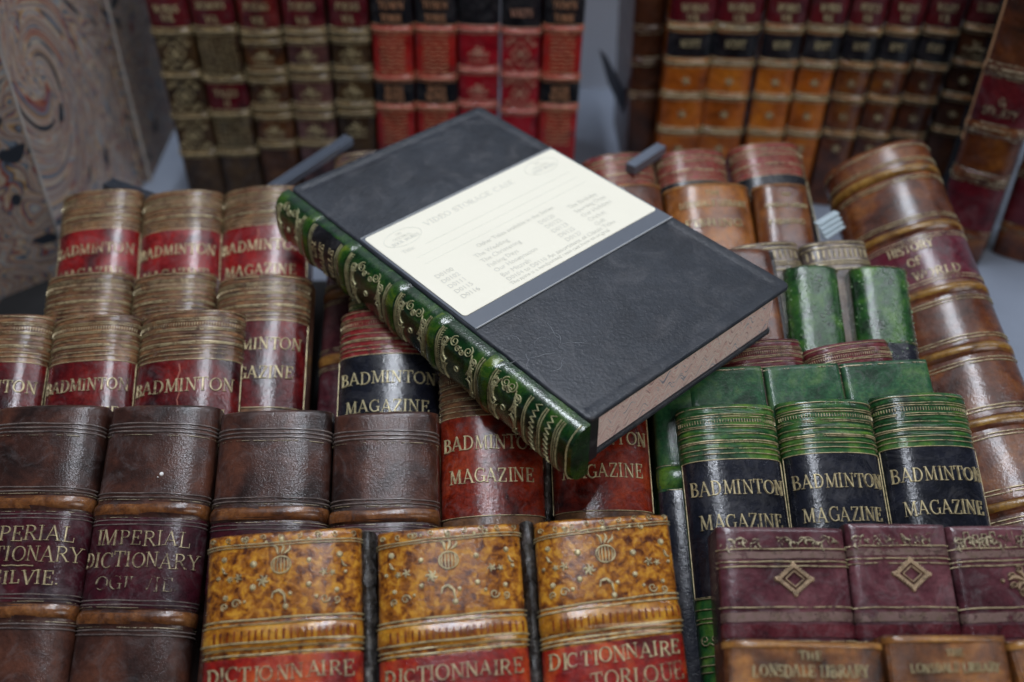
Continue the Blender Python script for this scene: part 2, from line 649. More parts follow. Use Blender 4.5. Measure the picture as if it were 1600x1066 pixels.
def place(TL, TR, BL, BR, alpha=29, off=0., L=.12, Hr=.2, D=.012, PN=None, crest=None, p=2.2, roll=0, **kw):
    """rectangle on a leaning plane: pixel corners give its place, width and heading"""
    mx, my = (TL[0] + TR[0]) / 2, crest if crest else (TL[1] + TR[1]) / 2
    if PN is None:
        C = hit(mx, my, GP + GN * off, GN)
        n = Vector((-.0105, -math.sin(D2R(alpha)), math.cos(D2R(alpha)))).normalized()
    else:
        C, n = PN
    tp = kw.pop('taper', 0)
    n0, sh = n, 0
    for _ in range(6):
        n = n0
        a, b, c, d = [hit(q[0], q[1] + (sh if i < 2 else 0), C, n) for i, q in enumerate((TL, TR, BL, BR))]
        O = (a + b) / 2
        ey = ((c + d) / 2 - O).normalized()
        ex = ey.cross(n) * -1
        if ex.dot(b - a) < 0:
            ex = -ex
        w = (abs((b - a).dot(ex)) + abs((d - c).dot(ex))) / 2
        H = Hr * w
        if crest is None:
            break
        sh += crest + 1 - proj(O + n * H * .42)[1]
    if roll:
        rm = Matrix.Rotation(D2R(roll), 3, ey)
        ex, n = rm @ ex, rm @ n
    C2 = O - n * H * .55          # the corners were read half-way up the curve
    return Book(C2, ex, ey, n, w, L, H, D, p=p, taper=tp, **kw)


# ------------------------------------------------------------------ palettes
GOLD = gilt('gilt', wear=.43, soft=.16)
GOLDW = gilt('worn_gilt', wear=.47, col=(.48, .40, .24, 1))
GOLDF = gilt('faint_gilt', wear=.53, col=(.42, .36, .24, 1), soft=.06)
GOLDB = gilt('bright_gilt', wear=.35, col=(.56, .49, .29, 1))

BROWN = leather('tan_brown_leather', rgb(58, 34, 24), rgb(108, 74, 50), rgb(142, 104, 70), scale=95, rough=.4)
CRIM = leather('crimson_leather', rgb(62, 8, 14), rgb(122, 16, 20), rgb(146, 30, 28), scale=60, rough=.3, coat=.5)
WINE = leather('wine_leather', rgb(44, 8, 14), rgb(86, 14, 18), rgb(116, 28, 24), scale=60, rough=.3, coat=.5)
MAHO = leather('mahogany_leather', rgb(60, 14, 10), rgb(118, 34, 18), rgb(148, 56, 30), scale=80, rough=.3, coat=.5)
NAVY = leather('ink_black_leather', rgb(14, 15, 22), rgb(24, 26, 36), rgb(34, 36, 46), scale=50, rough=.27, coat=.6, dust=.07)
GREEN = leather('green_leather', rgb(12, 40, 20), rgb(34, 84, 42), rgb(88, 122, 44), scale=75, rough=.32, coat=.45, dust=.1)
GREENF = leather('flat_green_leather', rgb(14, 46, 26), rgb(36, 82, 52), rgb(78, 112, 64), scale=90, rough=.42, coat=.3, dust=.12)
GREENM = leather('mottled_green_leather', rgb(16, 36, 20), rgb(36, 78, 36), rgb(70, 112, 34), scale=90, rough=.22, coat=.8, dust=.05, bump=.4)
DBROWN = leather('dark_brown_leather', rgb(34, 22, 20), rgb(60, 36, 30), rgb(84, 50, 38), scale=50, rough=.36, coat=.4, dust=.10, speck=.25, bump=.28, grain=1900)
PLUM = leather('plum_label', rgb(36, 12, 22), rgb(58, 18, 28), rgb(70, 24, 32), scale=50, rough=.33, coat=.35)
OCHRE = leather('ochre_calf', rgb(74, 32, 12), rgb(150, 90, 24), rgb(194, 138, 44), scale=320, rough=.28, coat=.6, dust=.05, contrast=.13, speck=.25)
REDL = leather('bright_red_label', rgb(82, 14, 16), rgb(140, 30, 22), rgb(190, 84, 40), scale=60, rough=.27, coat=.5, dust=.06, bump=.4)
BRB = leather('brown_band', rgb(62, 34, 20), rgb(106, 64, 34), rgb(134, 88, 50), scale=120, rough=.33, coat=.4, dust=.08)
PURP = leather('burgundy_leather', rgb(54, 22, 30), rgb(82, 42, 50), rgb(104, 64, 70), scale=45, rough=.3, coat=.5, dust=.16)
CLOTH = leather('mottled_cloth', rgb(46, 26, 18), rgb(112, 66, 32), rgb(170, 112, 56), scale=60, rough=.3, coat=.5, weave=True, bump=.9, grain=800, contrast=.14)
TANB = leather('tan_band', rgb(92, 56, 28), rgb(136, 90, 44), rgb(164, 118, 60), scale=80, rough=.33, coat=.35, dust=.05)
CALF = leather('russet_calf', rgb(46, 22, 14), rgb(88, 44, 22), rgb(128, 76, 30), scale=38, rough=.3, coat=.5, dust=.06)
CALFO = leather('orange_calf', rgb(112, 54, 16), rgb(168, 88, 26), rgb(196, 116, 36), scale=40, rough=.34, coat=.3, dust=.04)
CALFD = leather('dark_calf', rgb(36, 20, 12), rgb(66, 36, 20), rgb(88, 50, 26), scale=40, rough=.38, coat=.25, dust=.04)
MROW = leather('maroon_leather', rgb(52, 8, 16), rgb(86, 14, 26), rgb(98, 22, 30), scale=50, rough=.34, coat=.3)
SCAR = leather('scarlet_leather', rgb(120, 18, 18), rgb(166, 30, 27), rgb(186, 56, 46), scale=60, rough=.34, coat=.35)
CRIM2 = leather('ruby_leather', rgb(112, 10, 24), rgb(158, 18, 34), rgb(172, 34, 48), scale=60, rough=.34, coat=.35)
BLK = leather('black_label', rgb(12, 13, 17), rgb(20, 22, 28), rgb(30, 32, 38), scale=60, rough=.32, coat=.3)
OLIVE = leather('olive_brown_leather', rgb(34, 24, 16), rgb(64, 45, 26), rgb(88, 66, 38), scale=70, rough=.4, coat=.2)
UMBER = leather('umber_leather', rgb(40, 24, 14), rgb(78, 46, 24), rgb(104, 66, 34), scale=70, rough=.4, coat=.2)
ROSEB = leather('rose_brown_leather', rgb(52, 28, 30), rgb(88, 54, 52), rgb(112, 76, 70), scale=70, rough=.36, coat=.4)
REDHD = leather('dusty_red_leather', rgb(84, 16, 20), rgb(132, 30, 34), rgb(150, 70, 66), scale=110, rough=.34, coat=.4, dust=.2)
GREYT = leather('grey_tan_leather', rgb(60, 50, 46), rgb(112, 98, 88), rgb(140, 122, 106), scale=100, rough=.36, coat=.4)

# ------------------------------------------------------------------ the red, black and green magazine spines
# distances from the head, read off the green spine
ref = dict(TL=(1060, 638), TR=(1208, 634), BL=(1077, 840), BR=(1236, 814), crest=628)


def magazine(b, headm, labm, bodym, k, lab=True, end=.0655, gold=GOLD, faded=None, frame=True):
    """b: Book. ribbed head, title label, BADMINTON MAGAZINE"""
    b.body(headm)
    hv = [.0022, .0052, .0062, .0098, .0106, .0134, .0162, .0170, .0196, .0216]
    rib = Ink(b, lift=.0001, h=.0002)
    for v in (.0040, .0078, .0122, .0150, .0184):
        rib.line(v * k + random.uniform(-.0002, .0002), t=random.uniform(.0011, .0018) * k, wob=.0002)
    rib.build('head_ribs', headm, b.root)
    g = Ink(b, lift=.0003, h=.0003)
    for v in hv:
        g.line(v * k, t=.00038 * k if v != .0162 else .0007 * k)
    q = -b.S * .9
    while q < b.S * .9:
        g.stroke([(q, .0072 * k), (q, .0086 * k)], .0004 * k)
        q += .0011 * k
    g.build('gilt_ribbing', GOLDW, b.root)
    if not lab:
        return
    v0, v1 = .0240 * k, end * k
    if bodym is not headm:
        b.patch('spine_leather', v1, b.L - .001, bodym, lift=.0001)
    b.patch('title_label', v0, v1, labm, s0=-b.S * .93, s1=b.S * .93)
    if frame:
        fr = Ink(b, lift=.0003, h=.0002)
        e = b.S * .93
        fr.stroke([(-e, v0), (-e, v1), (e, v1), (e, v0)], .00045 * k, close=True, step=.0012)
        fr.build('gilt_frame', gold, b.root)
    t = Ink(b, lift=.00035, h=.0004)
    text(t, 'BADMINTON', .0355 * k, .0058 * k, b.S * 1.6, bold=.85)
    text(t, 'MAGAZINE', .0492 * k, .0058 * k, b.S * 1.36, bold=.85)
    t.build('title_lettering', faded or gold, b.root)


MB = dict(L=.125, Hr=.23, p=2.25)
kA = 1.0
rows = [
    # TL TR BL BR crest  materials label group
    ((97, 304), (219, 306), (84, 425), (211, 430), 293, BROWN, CRIM, 'red labelled magazine spine at far left of the uppermost row, next to the marbled box', 'red labelled magazine spines'),
    ((223, 306), (346, 306), (214, 429), (339, 434), 294, BROWN, CRIM, 'bright red labelled magazine spine in the middle of the uppermost left row', 'red labelled magazine spines'),
    ((348, 300), (480, 298), (341, 429), (476, 436), 287, BROWN, CRIM, 'bright red labelled magazine spine partly hidden under the green spine of the case', 'red labelled magazine spines'),
    ((73, 440), (204, 440), (63, 500), (197, 500), 422, BROWN, WINE, 'dusty tan ribbed spine head at left, directly below the leftmost red label', 'tan headed spines'),
    ((208, 440), (334, 440), (202, 500), (330, 500), 422, BROWN, WINE, 'greyish tan ribbed spine head in the middle, just above the pale cracked dark red spine', 'tan headed spines'),
    ((339, 440), (484, 440), (322, 620), (471, 622), 426, BROWN, WINE, 'dark red magazine spine with only the right ends of its words showing', 'tan headed spines'),
    ((-62, 500), (79, 500), (-90, 625), (61, 625), 488, BROWN, WINE, 'dark red magazine spine cut off by the left edge of the photo', 'dark red magazine spines'),
    ((83, 500), (216, 500), (66, 625), (203, 622), 488, BROWN, WINE, 'dark red magazine spine above the second imperial dictionary', 'dark red magazine spines'),
    ((219, 495), (380, 495), (204, 630), (370, 626), 480, BROWN, WINE, 'wide dark red magazine spine with a pale vertical crack through its title', 'dark red magazine spines'),
    ((531, 492), (688, 492), (526, 645), (686, 642), 478, REDHD, NAVY, 'red headed magazine spine with black title label below the green spine of the case', 'black labelled magazine spine'),
    ((684, 580), (842, 576), (690, 816), (852, 814), 563, BROWN, MAHO, 'mahogany red magazine spine with both words readable below the green spine of the case', 'mahogany magazine spines'),
    ((858, 576), (1004, 572), (866, 812), (1023, 802), 560, BROWN, MAHO, 'mahogany red magazine spine half hidden under the front corner of the case', 'mahogany magazine spines'),
    ((1060, 640), (1208, 636), (1078, 840), (1237, 814), 628, GREEN, NAVY, 'green magazine spine with black label, leftmost of the green ribbed three', 'green magazine spines'),
    ((1214, 632), (1362, 628), (1241, 814), (1391, 812), 620, GREEN, NAVY, 'green magazine spine with black label, middle of the green ribbed three', 'green magazine spines'),
    ((1365, 622), (1508, 620), (1396, 812), (1553, 812), 610, GREEN, NAVY, 'green magazine spine with black label, beside the tall brown history book', 'green magazine spines'),
]
mags = []
for i, (a, b_, c, d, cr, hm, lm, lab, grp) in enumerate(rows):
    Ls = .085 if i in (3, 4) else .12
    D_ = .010 if 3 <= i <= 5 else .014
    b = place(a, b_, c, d, crest=cr, name='magazine_spine', label=lab, group=grp, Hr=.235, p=2.25, L=Ls, D=D_,
              skew=random.uniform(-.015, .015))
    k = {0: 1.04, 1: 1.04, 2: 1.04, 8: 1.06, 9: .97}.get(i, 1 + (b.w / .0405 - 1) * .35)
    ends = {0: .068, 9: .1, 12: .077, 13: .077, 14: .077}
    faded = {0: GOLDW, 1: GOLD, 3: GOLDW, 7: GOLDW, 8: GOLDW, 13: GOLD}.get(i, GOLDB if i in (2, 9, 10, 11) else GOLD)
    magazine(b, hm, lm, hm, k, end=ends.get(i, .0655), faded=faded)
    mags.append(b)
    if i in (2, 8):        # cracks in the label
        ck = Ink(b, lift=.0003, h=.0001)
        q = -b.S * .06
        pts = [(q + .0006 * math.sin(j * 2.1) + .0002 * j, (.026 + .0032 * j) * k) for j in range(11 if i == 8 else 5)]
        ck.stroke(pts, [.0009, .0004])
        ck.build('label_crack', plain('bare_crack', rgb(150, 84, 70), .5), b.root)
    if i == 12:            # the lower end of the left green spine
        g = Ink(b, lift=.0002, h=.0003)
        for v in (.0775, .0815, .085, .0865, .0985, .1015, .104):
            g.line(v * k, t=.0005)
        x = -b.S * .8
        while x < b.S * .8:
            g.spiral(x, .0925 * k, .0022, 1.3, .5, 1, .0005)
            g.spiral(x + .004, .0925 * k, .0022, 1.3, 2.5, -1, .0005)
            x += .009
        g.build('gilt_ornament', GOLDW, b.root)

# grey filler between the two mahogany spines and between the ochre ones


def filler(px0, px1, w, label, matl, crest, lift=.002):
    C = hit(px0[0], crest, GP, GN)
    n = Vector((-.0105, -math.sin(D2R(29)), math.cos(D2R(29)))).normalized()
    a, b = hit(px0[0], px0[1], C - n * .006, n), hit(px1[0], px1[1], C - n * .006, n)
    ey = (b - a)
    L = ey.length
    ey.normalize()
    ex = n.cross(ey) * -1
    if ex.x < 0:
        ex = -ex
    v, f = [], []
    k = 60
    for i in range(k + 1):
        y = -L * i / k
        for j in range(7):
            q = j / 6 * 2 - 1
            hz = .004 * (1 - q * q) + .0009 * noise.noise(Vector((q * 2, y * 260, 3))) + .0006 * noise.noise(Vector((q * 5, y * 700, 8)))
            v.append((w / 2 * q * (1 + .25 * noise.noise(Vector((0, y * 120, w * 999)))), y, hz))
    for i in range(k):
        for j in range(6):
            a0 = i * 7 + j
            f.append((a0, a0 + 7, a0 + 8, a0 + 1))
    n0 = len(v)
    v += [(-w / 2, 0, -.008), (w / 2, 0, -.008), (-w / 2, -L, -.008), (w / 2, -L, -.008)]
    f += [(n0, n0 + 1) + tuple(range(6, -1, -1)), (n0 + 3, n0 + 2) + tuple(range(k * 7, k * 7 + 7)), (n0, n0 + 2, n0 + 3, n0 + 1),
          (n0, ) + tuple(i * 7 for i in range(k + 1)) + (n0 + 2,), (n0 + 1, n0 + 3) + tuple(i * 7 + 6 for i in range(k, -1, -1))]
    o = mesh('filler_strip', v, f, matl)
    o.matrix_world = basis(a, ex, -ey, n)
    o['label'] = label
    o['category'] = 'filler strip'
    return o


DUSTY = leather('dusty_black_resin', rgb(20, 20, 20), rgb(42, 41, 40), rgb(80, 78, 74), scale=150, rough=.3, coat=.4, dust=.3, bump=1.)
filler((849, 590), (856, 830), .0042, 'dusty grey strip between the two mahogany spines', DUSTY, 563)
filler((574, 834), (580, 1110), .0060, 'dusty black strip between the left and middle ochre spines', DUSTY, 822)
filler((822, 818), (840, 1110), .0052, 'dusty black strip between the middle and right ochre spines', DUSTY, 812)

# ------------------------------------------------------------------ imperial dictionaries (dark brown)
imp = [
    ((-10, 644), (168, 644), (-72, 985), (109, 985), 630, [785, 955], [833, 866, 902], 'dark brown imperial dictionary spine cut off by the left edge of the photo', GOLD),
    ((173, 644), (341, 644), (116, 985), (300, 985), 630, [795, 965], [841, 875, 912], 'dark brown imperial dictionary spine with a small white paint fleck', GOLDW),
    ((343, 652), (518, 652), (326, 830), (509, 832), 638, [802], [], 'plain dark brown spine above the left ochre dictionary', None),
    ((521, 655), (683, 653), (513, 825), (685, 822), 641, [805], [], 'plain brown spine left of the readable mahogany spine, with a tan band at its foot', None),
]
for i, (a, b_, c, d, cr, bands, txt, lab, gm) in enumerate(imp):
    b = place(a, b_, c, d, crest=cr, name='dictionary_spine', label=lab, group='dark brown dictionary spines', Hr=.19, p=2.7,
              L=.16 if i < 2 else .125, D=.016, skew=.03)
    vb = [b.V(y) for y in bands]
    b.bumps = [(v, .0026, .0016) for v in vb]
    b.body(DBROWN)
    for v in vb:
        b.band(v, BRB)
    ll = Ink(b, lift=.0001, h=.0004)
    h0 = .0085
    for dv in (0, .0017, .0034):
        ll.line(h0 + dv, t=.0009)
    for v in vb:
        for dv in (-.0062, -.0046, .0046, .0062):
            ll.line(v + dv, t=.0007)
    ll.build('blind_tooled_lines', leather('grey_rubbed_leather', rgb(70, 60, 58), rgb(100, 88, 84), rgb(120, 108, 102), scale=160, rough=.3, coat=.4), b.root)
    g = Ink(b, lift=.0003, h=.0002)
    for v in vb:
        g.line(v + .0036, t=.0003)
        g.line(v - .0036, t=.0003)
    g.line(h0 + .0050, t=.0003)
    g.build('gilt_lines', GOLDF, b.root)
    if len(vb) > 1:
        b.patch('title_label', vb[0] + .0034, vb[1] - .0034, PLUM)
    else:
        b.patch('title_label', vb[0] + .0034, vb[0] + .03, PLUM)
    if txt:
        t = Ink(b, lift=.00035, h=.0003)
        v = [b.V(y) for y in txt]
        text(t, 'IMPERIAL', v[0], .0058, b.S * 1.42, jit=.05, bold=.62)
        text(t, 'DICTIONARY', v[1], .0058, b.S * 1.74, jit=.05, bold=.62)
        if i == 0:
            t.line(b.V(884), -.006, .006, t=.0005)
            text(t, 'OGILVIE.', v[2], .0052, b.S * 1.2, jit=.05, bold=.9)
        t.build('title_lettering', gm, b.root)
        if i == 1:
            t = Ink(b, lift=.00035, h=.0003)
            text(t, 'OGILVIE.', v[2], .0052, b.S * 1.2, jit=.05, bold=.62)
            t.build('author_lettering', GOLDF, b.root)
            w = Ink(b, lift=.0001, h=.0004)
            w.dot(.004, b.V(741), .0009)
            w.dot(.0028, b.V(746), .0003)
            w.build('white_fleck', plain('white_paint', (.85, .85, .85, 1), .4), b.root)

# ------------------------------------------------------------------ ochre dictionaries
och = [
    ((326, 842), (562, 838), (312, 1066), (566, 1066), 828, 0, 'ochre marbled dictionary spine next to the dark imperial dictionary', [965, 973], 992, [1002, 1011, 1020], 1050, None),
    ((588, 838), (811, 826), (592, 1066), (829, 1066), 821, -.03, 'ochre marbled dictionary spine between the two dusty black strips', [962, 970], 989, [1000, 1009, 1017], 1049, None),
    ((834, 826), (1044, 804), (850, 1066), (1077, 1066), 806, -.07, 'ochre marbled dictionary spine with the clearest gilt title, front centre right', [938, 946], 967, [982, 990, 997], 1022, 1060),
]
for i, (a, b_, c, d, cr, sk, lab, dl, key, tl, ty, ty2) in enumerate(och):
    b = place(a, b_, c, d, crest=cr, name='dictionary_spine', label=lab, group='ochre dictionary spines', Hr=.15, p=3.1, L=.12, D=.016, skew=sk)
    kv = b.V(key)
    b.bumps = [(kv, .0042, .0014)]
    b.body(OCHRE)
    b.band(kv, leather('yellow_ochre_band', rgb(104, 54, 14), rgb(166, 108, 28), rgb(196, 146, 48), scale=120, rough=.24, coat=.7, dust=.05))
    g = Ink(b, lift=.0003, h=.00035)
    for y in dl + tl:
        g.line(b.V(y), t=.0006)
    g.line(.0042, t=.0004)
    g.line(.0052, t=.0003)
    g.build('gilt_lines', GOLDB, b.root)
    # key pattern: little dark bars on the band
    kk = Ink(b, lift=.0002, h=.0002)
    q = -b.S * .7
    while q < b.S * .85:
        kk.stroke([(q, kv - .0019 + b.skew * q), (q, kv + .0016 + b.skew * q)], .0009 * random.uniform(.7, 1.2))
        q += .0024 * random.uniform(.9, 1.1)
    kk.build('key_pattern', leather('dark_red_tooling', rgb(70, 22, 10), rgb(120, 52, 14), rgb(150, 80, 20), scale=200, rough=.3, coat=.5), b.root)
    o = Ink(b, lift=.0002, h=.0005)
    v0 = b.V(cr + 50 if i != 2 else cr + 55)
    # crown-like pomegranate in the centre
    o.stroke([(.0034 * math.cos(D2R(u)), v0 + .001 + .0030 * math.sin(D2R(u))) for u in range(0, 360, 18)], .0006, close=True, step=.0005)
    for q in (-.0022, -.0011, 0, .0011, .0022):
        hh = math.sqrt(max(0, .0031 ** 2 - q * q)) * .85
        o.stroke([(q, v0 + .001 - hh), (q * 1.15, v0 + .001), (q, v0 + .001 + hh)], [.0003, .0006, .0003], step=.0005)
    for q in (-.0018, 0, .0018):
        o.leaf(q * .6, v0 - .0028, -math.pi / 2 + q * 300, .0034, .0013)
    o.dot(0, v0 - .0082, .0011)
    for sx in (-1, 1):
        for (x, y, r_) in ((.0098, .0005, .0012), (.0098, .0088, .0012), (.0205, -.002, .0011), (.0195, .011, .001), (.0095, -.008, .0006), (.0225, .0045, .0007),
                           (.014, -.0085, .0007), (.0055, -.0075, .0005), (.0125, .0125, .0007)):
            o.dot(sx * x, v0 + y + random.uniform(-.0006, .0006), r_ * random.uniform(.8, 1.15))
        for (x, y, r_) in ((.015, .0045, .0016), (.018, .0048, .0011)):
            for u in range(5):
                o.leaf(sx * x, v0 + y, u * 1.256 + .3, r_, .0007)
        o.spiral(sx * .0155, v0 + .0135, .0017, 1.2, 0, sx, .0005)
        o.spiral(sx * .0195, v0 + .0142, .0013, 1.2, 2, -sx, .0005)
        o.spiral(sx * .0135, v0 - .0085, .0012, 1.1, 1, sx, .0004)
        o.leaf(sx * .021, v0 + .0005, .8, .003, .001)
    for u in range(6):
        o.leaf(-.0062, v0 + .0062, u * 1.047, .0022, .001)
    o.stroke([(-.003, v0 + .0125), (-.0025, v0 + .0105), (-.0005, v0 + .0098), (.0014, v0 + .0115), (.0018, v0 + .0145)], [.0005, .0013, .0009], step=.0006)
    o.dot(.0018, v0 + .0155, .0011)
    o.dot(.0034, v0 + .0112, .0008)
    for u in range(9):
        q = -b.S * .8 + u * b.S * .2
        o.spiral(q, .0022 + b.skew * q, .0011, 1.1, u, 1 if u % 2 else -1, .00035)
    o.build('gilt_ornament', GOLDB if i else GOLD, b.root)
    v1 = b.V(tl[2] + 5)
    b.patch('title_label', v1, b.L - .003, REDL)
    t = Ink(b, lift=.00035, h=.0004)
    text(t, 'DICTIONNAIRE', b.V(ty), .0050, b.S * 1.62, jit=.07, bold=.95)
    t.build('title_lettering', [GOLDW, GOLDW, GOLDB][i], b.root)
    if ty2:
        t = Ink(b, lift=.00035, h=.0003)
        text(t, 'TORLOUE', b.V(ty2), .0056, b.S * 1.15, x0=b.S * .25, jit=.07, bold=.8)
        t.build('subtitle_lettering', GOLDW, b.root)

# ------------------------------------------------------------------ burgundy diamond spines
pur = [
    ((1119, 832), (1317, 824), (1131, 1003), (1337, 990), 822, 'burgundy spine with a gilt diamond, left of its row'),
    ((1320, 826), (1475, 820), (1340, 990), (1502, 979), 817, 'narrow burgundy spine with a gilt diamond, middle of its row'),
    ((1479, 824), (1650, 826), (1505, 980), (1690, 985), 820, 'burgundy spine with a gilt flower emblem at the right edge of the photo'),
]
for i, (a, b_, c, d, cr, lab) in enumerate(pur):
    b = place(a, b_, c, d, crest=cr, name='burgundy_spine', label=lab, group='burgundy spines', Hr=.085, p=3.4, L=.11, D=.016, skew=-.02)
    b.body(PURP)
    e = leather('deep_red_tooling', rgb(52, 12, 20), rgb(82, 26, 34), rgb(104, 50, 56), scale=120, rough=.26, coat=.6)
    lowv = b.V(961)
    b.patch('gilt_strip', .0090, .0114, gilt('dull_gilt_strip', (.15, .09, .08, 1), wear=.47, rough=.45), lift=.0003, label='dull gold strip below the vine')
    b.patch('gilt_strip', lowv - .001, lowv + .0022, _mats['dull_gilt_strip'], lift=.0003, label='dull gold strip near the foot')
    b.patch('foot_band', lowv + .0032, lowv + .0075, e, lift=.0004)
    g = Ink(b, lift=.0003, h=.0004)
    for v in (.0080, .0125, .0142, lowv - .0026, lowv + .0088, lowv + .0105):
        g.line(v, t=.0005)
    g.build('gilt_lines', GOLDW, b.root)
    vn = Ink(b, lift=.0003, h=.0005)
    pts = []
    k = 60
    for j in range(k + 1):
        q = -b.S * .85 + 1.7 * b.S * j / k
        pts.append((q, .0050 + .0011 * math.sin(j * .55) + b.skew * q))
    vn.stroke(pts, .0005)
    for j in range(2, k, 4):
        q, v = pts[j]
        vn.leaf(q, v, .5 + (j % 8) * .4, .0032, .0011)
        vn.leaf(q, v, 3.3 - (j % 8) * .3, .0026, .0009)
        vn.dot(q + .0014, v + (.0012 if j % 8 else -.0012), .0005)
    if i == 2:
        for j in range(2, k, 5):
            q, v = pts[j]
            vn.stroke([(q - .001, v + .002), (q - .0008, v - .002), (q + .0008, v - .002), (q + .001, v + .002)], .0005)
    vn.build('vine_ornament', GOLDF, b.root)
    vm = b.V(905 if i == 0 else (897 if i == 1 else 908))
    dm = Ink(b, lift=.0003, h=.0007)
    ox = {0: .003, 1: .003, 2: .004}[i]
    if i < 2:
        R1, R2 = .0052, .0045
        dm.stroke([(ox - R1, vm), (ox, vm - R2), (ox + R1, vm), (ox, vm + R2)], .0013, close=True, step=.0005)
        dm.stroke([(ox - R1 * .62, vm), (ox, vm - R2 * .62), (ox + R1 * .62, vm), (ox, vm + R2 * .62)], .0006, close=True, step=.0005)
        P4 = [(ox - R1 - .0010, vm), (ox, vm - R2 - .0008), (ox + R1 + .0010, vm), (ox, vm + R2 + .0008)]
        for j in range(4):
            a0, a1 = P4[j], P4[(j + 1) % 4]
            for u in range(8):
                dm.dot(a0[0] + (a1[0] - a0[0]) * u / 8, a0[1] + (a1[1] - a0[1]) * u / 8, .0006)
        for p4 in P4:
            dm.dot(p4[0], p4[1], .0010)
    else:
        for u in range(8):
            a0 = u * math.pi / 4
            dm.leaf(ox, vm, a0, .0062 if u % 2 == 0 else .0046, .0019)
            dm.spiral(ox + .005 * math.cos(a0 + .4), vm + .0042 * math.sin(a0 + .4), .0013, 1.2, a0, 1, .0006)
        dm.dot(ox, vm, .0014)
        dm.dot(ox - .0082, vm, .0008)
    dm.build('gilt_emblem', gilt('warm_gilt', (.34, .24, .15, 1), wear=.36), b.root)

# ------------------------------------------------------------------ library series (mottled cloth)
lib = [
    ((1131, 1008), (1380, 1000), (1135, 1066), (1386, 1066), 1000, 29, 0., 'mottled brown library spine below the left burgundy spine', 1027, 1049, .1),
    ((1383, 1002), (1570, 992), (1390, 1066), (1586, 1066), 991, 29, 0., 'mottled brown library spine below the middle burgundy spine', 1022, 1043, .1),
    ((1573, 994), (1760, 990), (1592, 1066), (1790, 1066), 989, 29, 0., 'grey brown library spine cut by the lower right corner of the photo', None, None, .1),
    ((1037, 298), (1172, 300), (1048, 372), (1184, 372), 283, 29, .002, 'orange brown library spine right of the case corner, below the dusty red heads', 304, 348, .11),
    ((1178, 300), (1262, 300), (1186, 372), (1276, 372), 284, 29, .002, 'narrow brown spine with a bright streak beside the plastic bracket', 306, 346, .11),
    ((930, 300), (1034, 298), (942, 372), (1045, 372), 284, 29, .002, 'brown spine mostly hidden behind the far edge of the case', None, None, .11),
]
for i, (a, b_, c, d, cr, al, off, lab, y1, y2, L_) in enumerate(lib):
    b = place(a, b_, c, d, alpha=al, off=off, crest=cr, name='library_spine', label=lab, group='mottled library spines', Hr=.13 if i < 3 else .24,
              p=2.8 if i < 3 else 2.2, L=L_, D=.014, skew=-.03 if i < 3 else 0)
    b.body(CLOTH if i < 3 else leather('amber_calf', rgb(80, 40, 16), rgb(136, 80, 30), rgb(168, 108, 46), scale=60, coat=.5) if i == 3 else CALF)
    b.patch('head_edge', .0002, .0022, TANB, lift=.0004)
    if y1:
        t = Ink(b, lift=.0003, h=.0004)
        kk = b.w / .05
        text(t, 'THE', b.V(y1 - 2), .0026 * kk, b.S * .26, x0=.001, jit=.06)
        text(t, 'LONSDALE LIBRARY', b.V(y1 + (22 if i < 3 else 14)), .0036 * kk, b.S * 1.3, x0=.001, jit=.06, bold=.8)
        if i >= 3:
            text(t, 'FISHING', b.V(y2), .0045 * kk, b.S * 1.1, jit=.05)
        t.build('title_lettering', GOLDB, b.root)

# ------------------------------------------------------------------ dusty red heads (upper right)
for a, b_, c, d, cr, lab in [
    ((908, 250), (1020, 256), (922, 320), (1036, 326), 236, 'dusty rose ribbed spine head half hidden by the far edge of the case'),
    ((1022, 250), (1133, 254), (1036, 320), (1146, 322), 230, 'dusty red ribbed spine head beside the tip of the grey rail'),
    ((1138, 240), (1252, 244), (1154, 310), (1270, 312), 219, 'dusty red ribbed spine head with black label, nearest the tall history book'),
]:
    b = place(a, b_, c, d, crest=cr, off=.001, name='ribbed_spine', label=lab, group='dusty red ribbed spine heads', Hr=.26, L=.12, D=.014)
    magazine(b, REDHD, BLK, REDHD, b.w / .043, end=.075, faded=GOLDF)

# ------------------------------------------------------------------ grey tan heads, two green jars of leather, dark red heads, flat green heads
for a, b_, c, d, cr, lab in [
    ((1140, 388), (1246, 386), (1160, 470), (1268, 470), 376, 'grey tan ribbed spine head behind the right corner of the case'),
    ((1250, 384), (1353, 384), (1270, 470), (1376, 470), 373, 'grey tan ribbed spine head with gold lettering marks above the two mottled green spines'),
]:
    b = place(a, b_, c, d, crest=cr, name='ribbed_spine', label=lab, group='grey tan ribbed spine heads', Hr=.18, L=.12, D=.014)
    b.body(GREYT)
    g = Ink(b, lift=.0003, h=.0004)
    for v in (.002, .0045, .012, .0135, .0165):
        g.line(v, t=.0007)
    q = -b.S * .8
    while q < b.S * .8:
        g.stroke([(q, .006), (q + random.uniform(-.0005, .0005), .0102)], .0009)
        q += .0026
    g.build('gilt_ribbing', GOLDW, b.root)
b = place((1088, 400), (1208, 396), (1106, 530), (1230, 530), crest=386, off=.004, name='brown_spine',
          label='brown spine with a dark rounded edge behind the right corner of the case', Hr=.2, p=2.6, L=.12, D=.018)
b.body(CALF)
g = Ink(b, lift=.0002, h=.0006)
g.stroke([(b.S * .8, .001), (b.S * .86, .006), (b.S * .86, .11)], .0022)
g.build('edge_strip', BLK, b.root)

